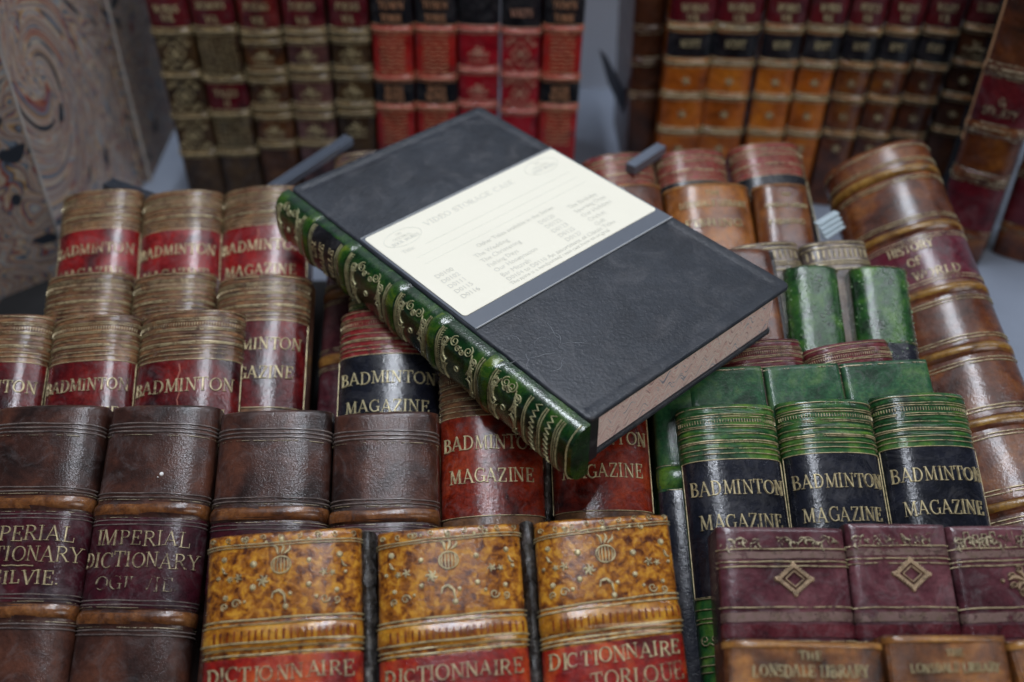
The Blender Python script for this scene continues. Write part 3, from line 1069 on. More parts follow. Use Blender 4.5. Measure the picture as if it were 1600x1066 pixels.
for a, b_, c, d, cr, lab, dark in [
    ((1225, 418), (1311, 420), (1240, 534), (1324, 532), 411, 'dark green mottled glossy spine, left of the short green pair', 0),
    ((1330, 420), (1418, 420), (1345, 552), (1440, 552), 412, 'brighter green mottled glossy spine touching the tall brown history book', 1),
]:
    b = place(a, b_, c, d, crest=cr, off=.003, name='green_spine', label=lab, group='short mottled green spines', Hr=.30, L=.11, D=.02)
    b.body(GREENM)
    fl = Ink(b, lift=.0001, h=.0003)
    for _ in range(90):
        fl.dot(random.uniform(-1, 1) * b.S * .9, random.uniform(.002, .08), random.uniform(.0002, .0006))
    fl.build('pale_flecks', plain('pale_green_flecks', rgb(120, 150, 110), .3), b.root)
    g = Ink(b)
    g.line(.0012, t=.0004)
    v = b.V(533)
    if dark:
        g.line(v, t=.0005)
    g.build('gilt_lines', GOLDF, b.root)
    if dark:
        b.patch('title_label', v + .001, b.L - .002, NAVY)

for a, b_, c, d, cr, lab in [
    ((1120, 538), (1252, 540), (1128, 575), (1262, 575), 528, 'dark red ribbed spine head under the near right edge of the case'),
    ((1256, 541), (1390, 540), (1266, 575), (1404, 575), 531, 'dark red ribbed spine head between the green pair and the flat green heads'),
]:
    b = place(a, b_, c, d, crest=cr, name='ribbed_spine', label=lab, group='dark red ribbed spine heads', Hr=.2, L=.09, D=.012)
    magazine(b, leather('deep_maroon_head', rgb(60, 14, 22), rgb(98, 26, 36), rgb(116, 52, 56), scale=100, rough=.34, coat=.4, dust=.14), BLK, BROWN, b.w / .043, lab=False)

for i, (a, b_, c, d, cr, lab) in enumerate([
    ((1072, 580), (1190, 578), (1080, 640), (1200, 636), 572, 'flat green spine head touching the case'),
    ((1193, 578), (1310, 574), (1204, 640), (1324, 634), 568, 'flat green spine head in the middle of its row'),
    ((1313, 572), (1448, 568), (1326, 634), (1464, 626), 562, 'flat green spine head beside the tall brown history book'),
    ((1018, 600), (1110, 598), (1032, 800), (1132, 800), 592, 'green spine in shadow between the mahogany spine and the ribbed green spine'),
]):
    b = place(a, b_, c, d, crest=cr, off=0 if i < 3 else -.004, name='flat_green_spine', label=lab, group='flat green spines', Hr=.07 if i < 3 else .2, p=3.6 if i < 3 else 2.4, L=.11 if i < 3 else .13, D=.012)
    if i == 3:
        v = b.V(745)
        b.bumps = [(v, .0045, .0018)]
    b.body(GREENF)
    g = Ink(b, lift=.0001, h=.0003)
    g.line(.0016, t=.0006)
    if i == 3:
        b.band(v, GREEN)
        g.line(v - .005, t=.0005)
        g.line(v + .005, t=.0005)
    g.build('gilt_lines', GOLDF, b.root)
    if i == 3:
        b.patch('title_label', v + .0055, b.L - .002, NAVY)

# green headed spine behind the black labelled one, and the long plum book beneath the case
b = place((546, 462), (690, 462), (540, 520), (688, 520), crest=450, name='magazine_spine', label='green ribbed spine head just above the black labelled spine, under the case',
          Hr=.2, L=.1, D=.01)
magazine(b, GREEN, NAVY, GREEN, b.w / .043, lab=False)
b = place((524, 236), (640, 236), (492, 640), (636, 640), alpha=19, off=-.004, crest=232, name='plum_book', label='long plum brown book running under the case between the left and right columns',
          Hr=.16, p=2.4, L=.30, D=.02)
PB = leather('plum_brown_leather', rgb(46, 18, 26), rgb(82, 36, 44), rgb(100, 54, 58), scale=50, rough=.34, coat=.4, dust=.15)
vb = [b.V(y) for y in (345, 455, 557)]
b.bumps = [(v, .003, .0015) for v in vb]
b.body(PB)
g = Ink(b, lift=.0002, h=.0003)
for v in vb:
    b.band(v, TANB)
    for dv in (-.006, -.0045, .0045, .006):
        g.line(v + dv, t=.0006)
for v in (.003, .005, .008, .010):
    g.line(v, t=.0006)
g.build('gilt_lines', GOLDW, b.root)

# ------------------------------------------------------------------ tall brown history book
b = place((1276, 232), (1446, 268), (1388, 600), (1588, 604), alpha=17, off=.002, roll=30, crest=228, name='history_book',
          label='tall russet book with plum label reading history, lying at the right beside the green spines', Hr=.28, p=2.3, L=.32, D=.03, taper=.04, head=.004)
hb = [b.V(y) for y in (278, 366, 463, 557, 668, 795)]
b.bumps = [(v, .0026, .0020) for v in hb]
b.body(CALF)
g = Ink(b, lift=.0003, h=.0003)
for v in hb:
    b.band(v, leather('gold_brown_band', rgb(84, 56, 22), rgb(132, 94, 38), rgb(156, 120, 56), scale=120, rough=.3, coat=.4))
    for dv in (-.0075, -.0058, .0058, .0075):
        g.line(v + dv, t=.0005)
g.line(.006, t=.0006)
g.build('gilt_lines', GOLDW, b.root)
b.patch('title_label', hb[1] + .0046, hb[2] - .0046, leather('plum_red_label', rgb(44, 10, 24), rgb(84, 18, 34), rgb(96, 30, 46), scale=50, rough=.3, coat=.5))
t = Ink(b, lift=.00035, h=.0004)
m0, m1 = hb[1], hb[2]
text(t, 'HISTORY', m0 + (m1 - m0) * .28, .0050, b.S * .62, x0=b.S * .08)
text(t, 'OF', m0 + (m1 - m0) * .5, .0050, b.S * .2, x0=b.S * .08)
text(t, 'THE WORLD', m0 + (m1 - m0) * .72, .0050, b.S * 1.0, x0=b.S * .1)
t.build('title_lettering', GOLDW, b.root)

# ------------------------------------------------------------------ standing books at the back
YS = .605


def upright(TL, TR, BL, BR, Y, label, group, base, yaw=0, depth=.1, name='shelf_book', Hr=.16, p=2.3, bands=(), patches=(), lines=(), orn=(), texts=(), ground=True, gold=GOLDW, bandm=None, bh=.0012):
    n = Vector((math.sin(D2R(-yaw)), -math.cos(D2R(yaw)), 0))
    C = hit((BL[0] + BR[0]) / 2, (BL[1] + BR[1]) / 2, Vector((0, Y, 0)), Vector((0, -1, 0)))
    a, b_, c, d = [hit(q[0], q[1], C, n) for q in (TL, TR, BL, BR)]
    O = (a + b_) / 2
    ey = ((c + d) / 2 - O).normalized()
    ex = ey.cross(n) * -1
    if ex.x < 0:
        ex = -ex
    w = (abs((b_ - a).dot(ex)) + abs((d - c).dot(ex))) / 2
    up = .05
    O2 = O - ey * up
    L = (O2.z - FLOOR - .0005) / -ey.z - (w / 2) * abs(ex.z)
    b = Book(O2 - n * Hr * w * .5, ex, ey, n, w, L, Hr * w, depth, p=p, name=name, label=label, group=group, head=.003)
    vb = [b.V(y) if y > 0 else up + (y / 25) * .003 for y in bands]
    b.bumps = [(v, .0018, bh) for v in vb]
    b.body(base)
    for (y0, y1, m) in patches:
        v0 = .004 if y0 < 0 else b.V(y0)
        v1 = L - .002 if y1 > 900 else b.V(y1)
        b.patch('title_label' if m in (BLK, MROW, WINE) else 'leather_panel', v0, v1, m, lift=.0003)
    for v in vb:
        if bandm:
            b.band(v, bandm)
    g = Ink(b, lift=.0006, h=.0003)
    for v in vb:
        g.line(v - .0026, t=.0006)
        g.line(v + .0026, t=.0006)
        g.line(v, t=.0008)
    for y in lines:
        g.line(b.V(y), t=.0009)
    for (y, kind) in orn:
        v = b.V(y)
        S = b.S
        if kind == 'd':      # lozenge in a filigree field
            g.stroke([(-S * .45, v), (0, v - .008), (S * .45, v), (0, v + .008)], .0008, close=True)
            for u in range(8):
                g.leaf(0, v, u * math.pi / 4, .0038, .0012)
            for sx in (-1, 1):
                for sy in (-1, 1):
                    g.spiral(sx * S * .55, v + sy * .0065, .0024, 1.4, 0, sx, .0007)
                    g.spiral(sx * S * .3, v + sy * .0085, .0016, 1.4, 0, -sx, .0006)
        elif kind == 'f':    # filigree grid
            for yy in range(-4, 5):
                for xx in range(-3, 4):
                    g.spiral(xx * S * .22, v + yy * .0033, .0013, 1.1, xx + yy, 1, .0004)
        elif kind == 'r':    # rosette
            for u in range(6):
                g.leaf(0, v, u * math.pi / 3, .0042, .0018)
            g.spiral(-.005, v + .001, .0018, 1.2, 0, 1, .0006)
            g.spiral(.005, v + .001, .0018, 1.2, 3, -1, .0006)
            g.line(v + .0055, -.006, .006, t=.0007)
        elif kind == 'e':    # small emblem
            for u in range(6):
                g.leaf(0, v, u * math.pi / 3, .003, .0012)
        elif kind == 'h':    # horizontal filigree rows
            for yy in range(-5, 6):
                g.line(v + yy * .0026, -S * .55, S * .55, t=.0007, wob=.0004)
    g.build('gilt_tooling', gold, b.root)
    if texts:
        t = Ink(b, lift=.0007, h=.0003)
        for (s, y, wd) in texts:
            text(t, s, b.V(y), .0046, b.S * wd)
        t.build('title_lettering', gold, b.root)
    return b


GBND = leather('rubbed_gold_band', rgb(70, 50, 30), rgb(112, 88, 54), rgb(150, 126, 84), scale=160, rough=.3, coat=.6)
PBND = leather('highlit_red_band', rgb(150, 40, 40), rgb(188, 82, 74), rgb(200, 120, 106), scale=160, rough=.3, coat=.6)  # highlight on the red raised bands painted in as pink
G1 = 'books standing on the shelf at the upper left'
upright((225, 0), (290, 0), (294, 290), (349, 290), YS, 'standing olive brown book with lozenge tooling, nearest the marbled box', G1, OLIVE, bands=(50, 118, 182, 240), patches=((-9, 44, MROW),), orn=((84, 'd'), (150, 'd'), (212, 'd')), texts=(('WORKS', 14, 1.1), ('VOL', 28, .6)), bandm=GBND, gold=GOLD)
upright((293, 0), (362, 0), (351, 290), (410, 290), YS, 'standing olive book with dense gilt filigree and two dark red labels', G1, OLIVE, bands=(48, 124, 178, 238), patches=((-9, 42, MROW), (130, 172, MROW)), orn=((86, 'f'), (210, 'f')), texts=(('SERMONS', 8, 1.2), ('VOL', 30, .6), ('TALES', 145, 1.), ('II', 160, .3)), bandm=GBND, gold=GOLD)
upright((366, 0), (433, 0), (414, 280), (468, 280), YS, 'standing brown book with rosettes, third from the marbled box', G1, UMBER, bands=(52, 66, 112, 126, 168, 182, 226), patches=((-9, 46, WINE),), orn=((88, 'r'), (147, 'r'), (204, 'r')), texts=(('POEMS', 10, 1.1), ('VOL', 32, .6)), bandm=GBND, gold=GOLD)
upright((437, 0), (504, 0), (471, 250), (528, 250), YS, 'standing greyish brown book with rosettes, fourth from the marbled box', G1, ROSEB, bands=(50, 64, 108, 122, 168, 182, 224), patches=((-9, 44, MROW),), orn=((86, 'r'), (145, 'r'), (203, 'r')), texts=(('POEMS', 10, 1.1), ('VOL', 32, .6)), bandm=GBND, gold=GOLD)
upright((510, 0), (574, 0), (533, 216), (585, 216), YS, 'standing olive brown book next to the first scarlet book', G1, OLIVE, bands=(50, 62, 108, 120, 164, 176), patches=((-9, 42, MROW),), orn=((82, 'r'), (142, 'r'), (200, 'r')), texts=(('POEMS', 10, 1.1), ('VOL', 30, .6)), bandm=GBND, gold=GOLD)
red = [((577, 0), (644, 0), (591, 216), (648, 216), 'first'), ((646, 0), (714, 0), (653, 190), (712, 190), 'second'), ((851, 0), (915, 0), (842, 203), (900, 203), 'rightmost')]
for a, b_, c, d, nm in red:
    lab = {'first': 'scarlet book with two black labels, leftmost of the red books on the shelf', 'second': 'scarlet book with two black labels, second red book, left of the ruby one',
           'rightmost': 'scarlet book with two black labels, rightmost red book, beside the bare shelf'}[nm]
    upright(a, b_, c, d, YS, lab, G1, SCAR, bands=(46, 122, 168), patches=((-9, 40, BLK), (127, 162, BLK)), orn=((84, 'h'), (196, 'h')),
            bandm=PBND, texts=(('TOWN', 8, 1.1), ('TOWIE', 28, .9), ('WITH', 140, .8), ('NOTES', 152, .9)), gold=gilt('salmon_gilt', (.62, .32, .18, 1), wear=.4))
upright((716, 0), (780, 0), (717, 175), (778, 175), YS, 'ruby red book with shell rosettes and one black label, behind the case tip', G1, CRIM2, bands=(46, 110, 164), patches=((-9, 40, BLK),), orn=((82, 'r'), (140, 'r')), texts=(('1867', 22, .1),) if 0 else (), gold=gilt('rose_gilt', (.66, .36, .26, 1), wear=.4), bandm=PBND)
upright((783, 0), (847, 0), (783, 190), (839, 190), YS, 'ruby red book with lozenge tooling between the shell book and the last scarlet book', G1, CRIM2, bands=(50, 118, 174), patches=((-9, 44, BLK),), orn=((84, 'd'), (146, 'd')), texts=(('VOLTS', 20, 1.),), gold=_mats['rose_gilt'], bandm=PBND)
G2 = 'books standing on the shelf at the upper right'
upright((992, 0), (1042, 0), (984, 170), (1028, 180), .63, 'very dark brown standing book in shadow behind the grey bookend', G2, CALFD, bands=(46, 96, 150), gold=GOLDF)
tt = [
    ((1050, 0), (1122, 0), (1028, 213), (1094, 213), CALFO, 'orange calf book nearest the bookend'),
    ((1124, 0), (1194, 0), (1092, 213), (1158, 216), CALFO, 'orange calf book second from the bookend, showing a bright board edge at its right'),
    ((1202, 0), (1266, 0), (1168, 216), (1222, 216), CALFO, 'orange calf book third from the bookend, above the dusty red heads'),
    ((1270, 0), (1330, 0), (1228, 216), (1278, 216), CALFO, 'orange brown calf book fourth from the bookend'),
    ((1334, 0), (1391, 0), (1284, 216), (1334, 216), CALF, 'brown calf book above the head of the tall history book'),
    ((1394, 0), (1452, 0), (1338, 216), (1388, 216), CALF, 'brown calf book with dull black label, sixth from the bookend'),
    ((1455, 0), (1514, 0), (1391, 216), (1444, 216), CALF, 'brown calf book, last of the black labelled set'),
    ((1517, 0), (1577, 0), (1450, 216), (1500, 216), CALFD, 'dark calf book with round rosettes and no black label'),
]
for i, (a, b_, c, d, m, lab) in enumerate(tt):
    sl = 6 if i < 4 else 4
    o = i * 1.2
    upright(a, b_, c, d, .612 - i * .003, lab, G2, m, yaw=3 + i * 2.2, bands=(43 + o, 98 + o, 150 + o, 205 + o) if i < 7 else (46, 100, 152, 205),
            patches=((-9, 38 + o, MROW), (52 + o, 90 + o, BLK)) if i < 7 else ((-9, 40, MROW),),
            orn=((126 + o, 'e'), (178 + o, 'e'), (232, 'e')) if i < 7 else ((74, 'r'), (126, 'e'), (178, 'e')),
            texts=(('WORKS', 12, 1.), ('VOL', 28, .5), ('SCOTT', 68 + o, .8)) if i < 7 else (('WORKS', 12, 1.),), gold=GOLDB if i < 4 else GOLDW, bandm=GBND if i < 4 else TANB)
upright((1545, 0), (1640, 0), (1462, 290), (1545, 290), .585, 'made-up blue black book filling in the dark shadowed gap behind the leaning books', G2, BLK, yaw=20, gold=GOLDF)  # made-up dark book, put in for the deep shadow of this gap
# two bigger books leaning at the far right
for (a, b_, c, d, Y, lab) in [
    ((1560, 50), (1650, 60), (1450, 380), (1532, 410), .53, 'large brown and maroon leaning book with a pale worn board edge'),
    ((1662, 60), (1750, 70), (1544, 400), (1626, 425), .53, 'large brown and maroon leaning book cut by the right edge of the photo'),
]:
    b = upright(a, b_, c, d, Y, lab, 'large leaning books at the right edge', CALF, yaw=33, depth=.03, name='leaning_book', Hr=.13, p=3., bands=(112, 118, 202, 208, 275, 281, 362), patches=((124, 196, MROW), (288, 355, MROW)),
                texts=(('OF', 160, .3), ('SOCIETY', 176, 1.1)), gold=GOLDF)
    e = Ink(b, lift=.0002, h=.0008)
    e.stroke([(-b.S * .99, .02), (-b.S * .99, b.L * .6)], .003)
    e.build('worn_board_edge', plain('pale_worn_edge', rgb(170, 130, 95), .6), b.root)

# ------------------------------------------------------------------ the storage case
A_ = Vector((-.10660, .42343, .37297)) + Vector((0, 0, 0))
B_ = Vector((-.01995, .50227, .38083))
D_ = Vector((.02803, .26932, .36080))
cx_ = (D_ - A_).normalized()
cn = cx_.cross(B_ - A_).normalized()
cy_ = cn.cross(cx_)
CL, CW, CT = .205, .1185, .0265
case = thing('storage_case', 'black video storage case with green gilt spine and cream label, lying on the spines', 'storage case', basis(A_, cx_, cy_, cn))
BLACK = leather('black_cover_leather', rgb(34, 37, 43), rgb(42, 46, 53), rgb(50, 54, 61), scale=28, rough=.40, bump=.6, grain=1000, coat=.08, speck=.15, dust=.09, spec=.8, lump=.12)
BLACKE = plain('black_board_edge', rgb(34, 34, 40), .35, coat=.3)


def rrect(x0, y0, x1, y1, r, n=8):
    pts = []
    for (cx, cy, a0) in ((x1 - r, y0 + r, -90), (x1 - r, y1 - r, 0), (x0 + r, y1 - r, 90), (x0 + r, y0 + r, 180)):
        for i in range(n + 1):
            a = D2R(a0 + 90 * i / n)
            pts.append((cx + r * math.cos(a), cy + r * math.sin(a)))
    return pts


def rings(levels, name, m, parent, cap=True, smooth=True):
    """levels: (x0,y0,x1,y1,r,z)"""
    v, f = [], []
    n = None
    for (x0, y0, x1, y1, r, z) in levels:
        P = rrect(x0, y0, x1, y1, r)
        n = len(P)
        v += [(p[0], p[1], z) for p in P]
    for j in range(len(levels) - 1):
        for i in range(n):
            a = j * n + i
            b2 = j * n + (i + 1) % n
            f.append((a, b2, b2 + n, a + n))
    if cap:
        f.append(tuple(reversed(range(n))))
        e = (len(levels) - 1) * n
        f.append(tuple(range(e, e + n)))
    return mesh(name, v, f, m, parent, smooth)


def board(z0, z1, x0, y0, x1, y1, r, name, groove=True, m=None):
    t = z1 - z0
    lv = []
    for i in range(6):
        a = math.pi / 2 * i / 5
        e = .0011 * (1 - math.sin(a))
        lv.append((x0 + e, y0 + e, x1 - e, y1 - e, max(.0005, r - e), z0 + .0011 * (1 - math.cos(a)) if 0 else z0 + .0011 * (1 - math.cos(a))))
    for i in range(6):
        a = math.pi / 2 * i / 5
        e = .0012 * (1 - math.cos(a))
        lv.append((x0 + e, y0 + e, x1 - e, y1 - e, max(.0005, r - e), z1 - .0012 * (1 - math.sin(a))))
    if groove:
        for e, dz in ((.004, .0), (.0052, -.00035), (.0066, -.00045), (.0085, -.0001), (.011, .0)):
            lv.append((x0 + e, y0 + min(e, .003), x1 - e, y1 - e, max(.0005, r - e * .3), z1 + dz))
    return rings(lv, name, m or BLACK, case)


board(-.0026, 0, 0, 0, CL, CW, .0035, 'top_cover')
board(-CT, -CT + .0022, .0005, 0, CL - .0022, CW - .0030, .0035, 'bottom_cover', groove=False)
# board running behind the spine
rings([(.0012, -.0008, CL - .0008, .0062, .0004, -CT + .0020), (.0012, -.0008, CL - .0008, .0062, .0004, -.0024)], 'hinge_board', BLACKE, case)
# page block
PAGE = marbled('combed_page_edge', comb=True)
rings([(.0048, .0058, CL - .0040, CW - .0048, .0006, -CT + .0019), (.0048, .0058, CL - .0040, CW - .0048, .0006, -.0022)], 'page_block', PAGE, case, smooth=False)


class Flat:
    """flat face of the case; s=x, v=y"""
    skew = 0

    def __init__(s, z):
        s.z = z
        s.S = .1

    def pos(s, a, b, lift):
        return Vector((a, b, s.z + lift))


def cpix(x, y):
    p = hit(x, y, A_, cn)
    q = p - A_
    return q.dot(cx_), q.dot(cy_)


pl, pt, pr, pb = cpix(573, 371), cpix(863, 237), cpix(1026, 328), cpix(731, 496)
px0, px1 = (pl[0] + pt[0]) / 2, (pb[0] + pr[0]) / 2
py0, py1 = .0022, (pt[1] + pr[1]) / 2
sx1 = px1 + .0085
SLEEVE = plain('grey_plastic_sleeve', rgb(92, 98, 108), .3, coat=.6, var=.05)
rings([(px0 - .0014, .0010, sx1, CW - .0012, .0006, -.0004), (px0 - .0014, .0010, sx1, CW - .0012, .0006, .00035), (px0 - .0011, .0013, sx1 - .0003, CW - .0015, .0005, .0005)],
      'plastic_sleeve', SLEEVE, case, smooth=False)
seam = Ink(Flat(.0005), lift=0, h=.0003)
seam.stroke([(sx1 + .0001, .0014), (sx1 + .0001, CW - .0014)], .0005, step=.01)
seam.stroke([(px0 - .0013, .0014), (px0 - .0013, CW - .0014)], .0004, step=.01)
seam.build('sleeve_seam', plain('pale_seam', rgb(190, 195, 200), .3), case)
PAPER = plain('cream_paper', (.86, .83, .70, 1), .55, var=.02)
paper = rings([(px0, py0, px1, py1, .0018, .0003), (px0, py0, px1, py1, .0018, .00085)], 'paper_label', PAPER, case, smooth=False)
# printing: reading direction runs from the spine to the fore edge; lines advance along the long side
INKM = plain('grey_print', rgb(212, 211, 200), .6)


class Paper(Flat):
    """s runs along the case's y from spine side; v along its x"""

    def pos(s, a, b, lift):
        return Vector((px0 + b, py0 + a, s.z + lift))


PW, PH = py1 - py0, px1 - px0
ps = Paper(.00085)
ps.S = PW / 2
pk = Ink(ps, lift=.00004, h=.00002)


def ptext(s, cx, v, h, wd, bold=1.):
    text(pk, s, v, h, wd, x0=cx, jit=0, bold=bold)


ptext('VIDEO STORAGE CASE', PW * .47, PH * .13, .0036, PW * .47, 1.0)
for cx, cv in ((PW * .12, PH * .15), (PW * .87, PH * .12)):
    pk.stroke([(cx + .0095 * math.cos(D2R(u)), cv + .0058 * math.sin(D2R(u))) for u in range(0, 360, 12)], .0003, close=True)
    ptext('THE', cx, cv - .0034, .0014, .0035)
    ptext('ORIGINAL', cx, cv - .0006, .0018, .010)
    ptext('BOOK WORKS', cx, cv + .0022, .0022, .0145, 1.3)
for fr_ in (.30, .38, .46):
    pk.stroke([(PW * (.16 if fr_ == .30 else .08), PH * fr_), (PW * .93, PH * fr_)], .00022, step=.01)
pk.build('label_print', INKM, paper)


def bfont(s, cx, v, size, align='LEFT'):
    cu = bpy.data.curves.new('t', 'FONT')
    cu.body = s
    cu.size = size
    cu.align_x = align
    cu.resolution_u = 2
    o = bpy.data.objects.new('t', cu)
    COL.objects.link(o)
    bpy.context.view_layer.update()
    me = o.to_mesh()
    out = ([Vector((px0 + v - p.co.y, py0 + cx + p.co.x * .9, .00096)) for p in me.vertices], [tuple(p.vertices) for p in me.polygons])
    o.to_mesh_clear()
    bpy.data.objects.remove(o)
    bpy.data.curves.remove(cu)
    return out


V_, F_ = [], []
items = [('Title:', .06, .295, .0034, 'LEFT'), ('Other Titles available in the Series:', .50, .55, .0036, 'CENTER')]
for j, (c1, t1, c2, t2) in enumerate([('D0100', 'The Wedding', 'D0120', 'The Birthday'), ('D0102', 'The Christening', 'D0122', 'Sporting Days'), ('D0111', 'Fishing Days', 'D0123', 'Our Holidays'),
                                      ('D0115', 'Our Honeymoon', 'D0125', 'Cricket'), ('D0116', 'Bar Mitzvah', 'D0127', 'Golf')]):
    y = .625 + j * .062
    items += [(c1, .06, y, .0038, 'LEFT'), (t1, .25, y, .0038, 'LEFT'), (c2, .58, y, .0038, 'LEFT'), (t2, .74, y, .0038, 'LEFT')]
items += [('D0104 to D0110 An assortment of Classic Titles', .25, .93 - .005, .0036, 'LEFT'), ('The spine is a handpainted resin cast from an original', .5, .965, .0030, 'CENTER')]
for (s_, cx, v, sz, al) in items:
    vv, ff = bfont(s_, cx * PW, v * PH, sz, al)
    n0 = len(V_)
    V_ += vv
    F_ += [tuple(a + n0 for a in f) for f in ff]
mesh('label_small_print', V_, F_, INKM, paper, False)
# pale scratches on the cover
sc = Ink(Flat(.0), lift=.00001, h=.00004)
for _ in range(9):
    x, y = cpix(850 + random.uniform(-40, 40), 545 + random.uniform(-22, 22))
    a = random.uniform(0, 6)
    pts = []
    for j in range(9):
        pts.append((x, y))
        a += random.uniform(-.6, .6)
        x += .0013 * math.cos(a)
        y += .0013 * math.sin(a)
    sc.stroke(pts, [.00008, .0002, .00006], step=.0006)
for _ in range(26):
    x, y = cpix(random.uniform(760, 960), random.uniform(500, 580))
    sc.dot(x, y, random.uniform(.00008, .0002), .00005, 6)
sc.build('scratches', plain('pale_scratch', rgb(120, 124, 130), .5), case)

# green spine, curved outwards
CG = leather('glossy_green_spine', rgb(5, 26, 9), rgb(12, 52, 17), rgb(50, 84, 18), scale=85, rough=.22, coat=.7, dust=.02, speck=.3, bump=.2, lump=.5)
CG2 = leather('yellow_green_band', rgb(16, 50, 12), rgb(38, 74, 17), rgb(88, 106, 24), scale=120, rough=.22, coat=.9, dust=.02, speck=.2, bump=.3)


class CaseSpine(Book):
    def __init__(s):
        w, H = .0272, .0095
        loc = basis(Vector((-.0008, -.0012, -CT / 2 - .0016)), Vector((0, 0, 1)), Vector((-1, 0, 0)), Vector((0, -1, 0)))
        tmp = Book(A_, cx_, cy_, cn, w, CL + .0016, H, .0012, p=2.7, name='tmp', head=.0035)
        bpy.data.objects.remove(tmp.root)
        s.__dict__.update(tmp.__dict__)
        s.M = case.matrix_world @ loc
        s.loc = loc
        s.root = None

    def pos(s, q, v, lift=0.):
        p = Book.pos(s, q, v, lift)
        e = min(1, max(0, (v - (s.L - .0025)) / .0025))
        p.z *= 1 - .12 * e * e
        return p


cs = CaseSpine()
import bpy as _b
# bands: positions read along the top edge of the spine


def sv(x, y):
    """pixel on the spine -> distance from its head"""
    best = None
    for i in range(400):
        v = cs.L * i / 400
        for q in (0.,):
            p = proj(cs.M @ cs.pos(cs.S * .25, v))
            # compare along the spine's direction in the picture
            d = abs((p[0] - x) * .79 + (p[1] - y) * .61)
            if best is None or d < best[0]:
                best = (d, v)
    return best[1]


bandpx = [(490, 358), (552, 410), (600, 452), (660, 502), (733, 563), (800, 622)]
bandpx = [(500, 360), (566, 413), (622, 462), (685, 517), (775, 598)]
bv = [sv(*p) for p in [(497, 346), (555, 391), (612, 477), (687, 514), (769, 580)]]
cs.bumps = [(v, .0028, .0013) for v in bv]
nu = 40
sp = cs.root = None


def cs_attach(o):
    o.parent = case
    o.matrix_local = cs.loc
    return o


cs_body = cs_attach(cs.body(CG, 'curved_spine'))
class _S: pass
for v in bv:
    o = cs.patch('raised_band', v - .0025, v + .0025, CG2, lift=.00012, rag=.0001)
    o.parent = cs_body
lb0, lb1 = bv[0] + .0042, bv[1] - .0042
o = cs.patch('title_label', lb0, lb1, BLK, s0=-cs.S * .8, s1=cs.S * .80)
o.parent = cs_body
g = Ink(cs, lift=.0002, h=.00035)
E0, E1 = -cs.S * .8, cs.S * .76
for v in bv:
    for dv in (-.0046, -.0036, .0036, .0046):
        g.line(v + dv, E0, E1, t=.00042)
    q = E0
    while q < E1:
        g.stroke([(q, v + .0054), (q + .0005, v + .0058)], .0004)
        q += .0011
# acanthus panels
edges = [.004] + bv + [cs.L]
panels = [(.004, bv[0] - .005)] + [(bv[i] + .006, bv[i + 1] - .005) for i in range(1, 4)] + [(bv[4] + .006, cs.L - .030)]
for (a, b2) in panels:
    m = (a + b2) / 2
    hw = (b2 - a) / 2
    g.stroke([(cs.S * .10 + .0013 * math.cos(D2R(u)), m + .0012 * math.sin(D2R(u))) for u in range(0, 360, 30)], .00035, close=True, step=.0004)
    g.dot(cs.S * .62, m, .0005)
    for sg in (-1, 1):
        yy = m + sg * hw * .52
        for ssgn, s0 in ((1, cs.S * .50), (-1, -cs.S * .30)):
            if ssgn > 0:
                g.spiral(s0 + .0030, yy - sg * .0016, .0023, 1.6, 0, sg, .0004)
                g.spiral(s0 + .0006, yy + sg * .0030, .0019, 1.6, 2, -sg, .0004)
                g.spiral(s0 + .0012, yy - sg * .0046, .0014, 1.4, 1, sg, .0004)
            for u in range(7):
                g.leaf(s0 + ssgn * (.002 - .0013 * u), yy + sg * (.0012 + .0004 * u), (math.pi if ssgn > 0 else 0) + .45 * sg * ssgn * (u - 3), .0034, .0008)
            for u in range(6):
                g.dot(s0 - ssgn * (.0015 + .0012 * u), yy + sg * (.0040 - .0005 * u), .0004)
            g.stroke([(s0 + ssgn * .003, yy + sg * .001), (s0, yy + sg * .0022), (s0 - ssgn * .004, yy + sg * .0036), (s0 - ssgn * .0085, yy + sg * .0042)], [.0004, .0009, .0003], step=.0006)
# zigzags at the foot
z0 = cs.L - .0255
for dv in (0, .0010, .0085, .0095, .0165, .0176, .0187):
    g.line(z0 + dv, E0, E1, t=.00045)
for zz in (.0030, .0110):
    pts = []
    q, j = E0, 0
    while q < E1:
        pts.append((q, z0 + zz + (.0022 if j % 2 else 0) + .001))
        q += .0013
        j += 1
    g.stroke(pts, .0004, step=.0006)
g.line(cs.L - .0016, -cs.S * .9, cs.S * .9, t=.0004)

o = g.build('gilt_ornament', gilt('spine_gilt', (.50, .48, .28, 1), wear=.38), None)
o.parent = cs_body
t = Ink(cs, lift=.0003, h=.0003)
lw = lb1 - lb0
text(t, 'LIN.', lb0 + lw * .18, .0030, cs.S * .5, x0=cs.S * .18, bold=.8)
text(t, 'CLAIME', lb0 + lw * .46, .0034, cs.S * 1.0, x0=cs.S * .0, bold=.8)
text(t, 'VILLE', lb0 + lw * .82, .0034, cs.S * .85, x0=cs.S * .12, bold=.8)
o = t.build('title_lettering', GOLD, None)
o.parent = cs_body

# ------------------------------------------------------------------ marbled boxes at the left

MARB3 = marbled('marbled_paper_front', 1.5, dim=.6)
MARB2 = marbled('marbled_paper_shaded', 1.3, dim=.6)  # shade on the rear box dimmed into its paper colour


def fl(x, y):
    p = hit(x, y, Vector((0, 0, FLOOR)), Vector((0, 0, 1)))
    return p


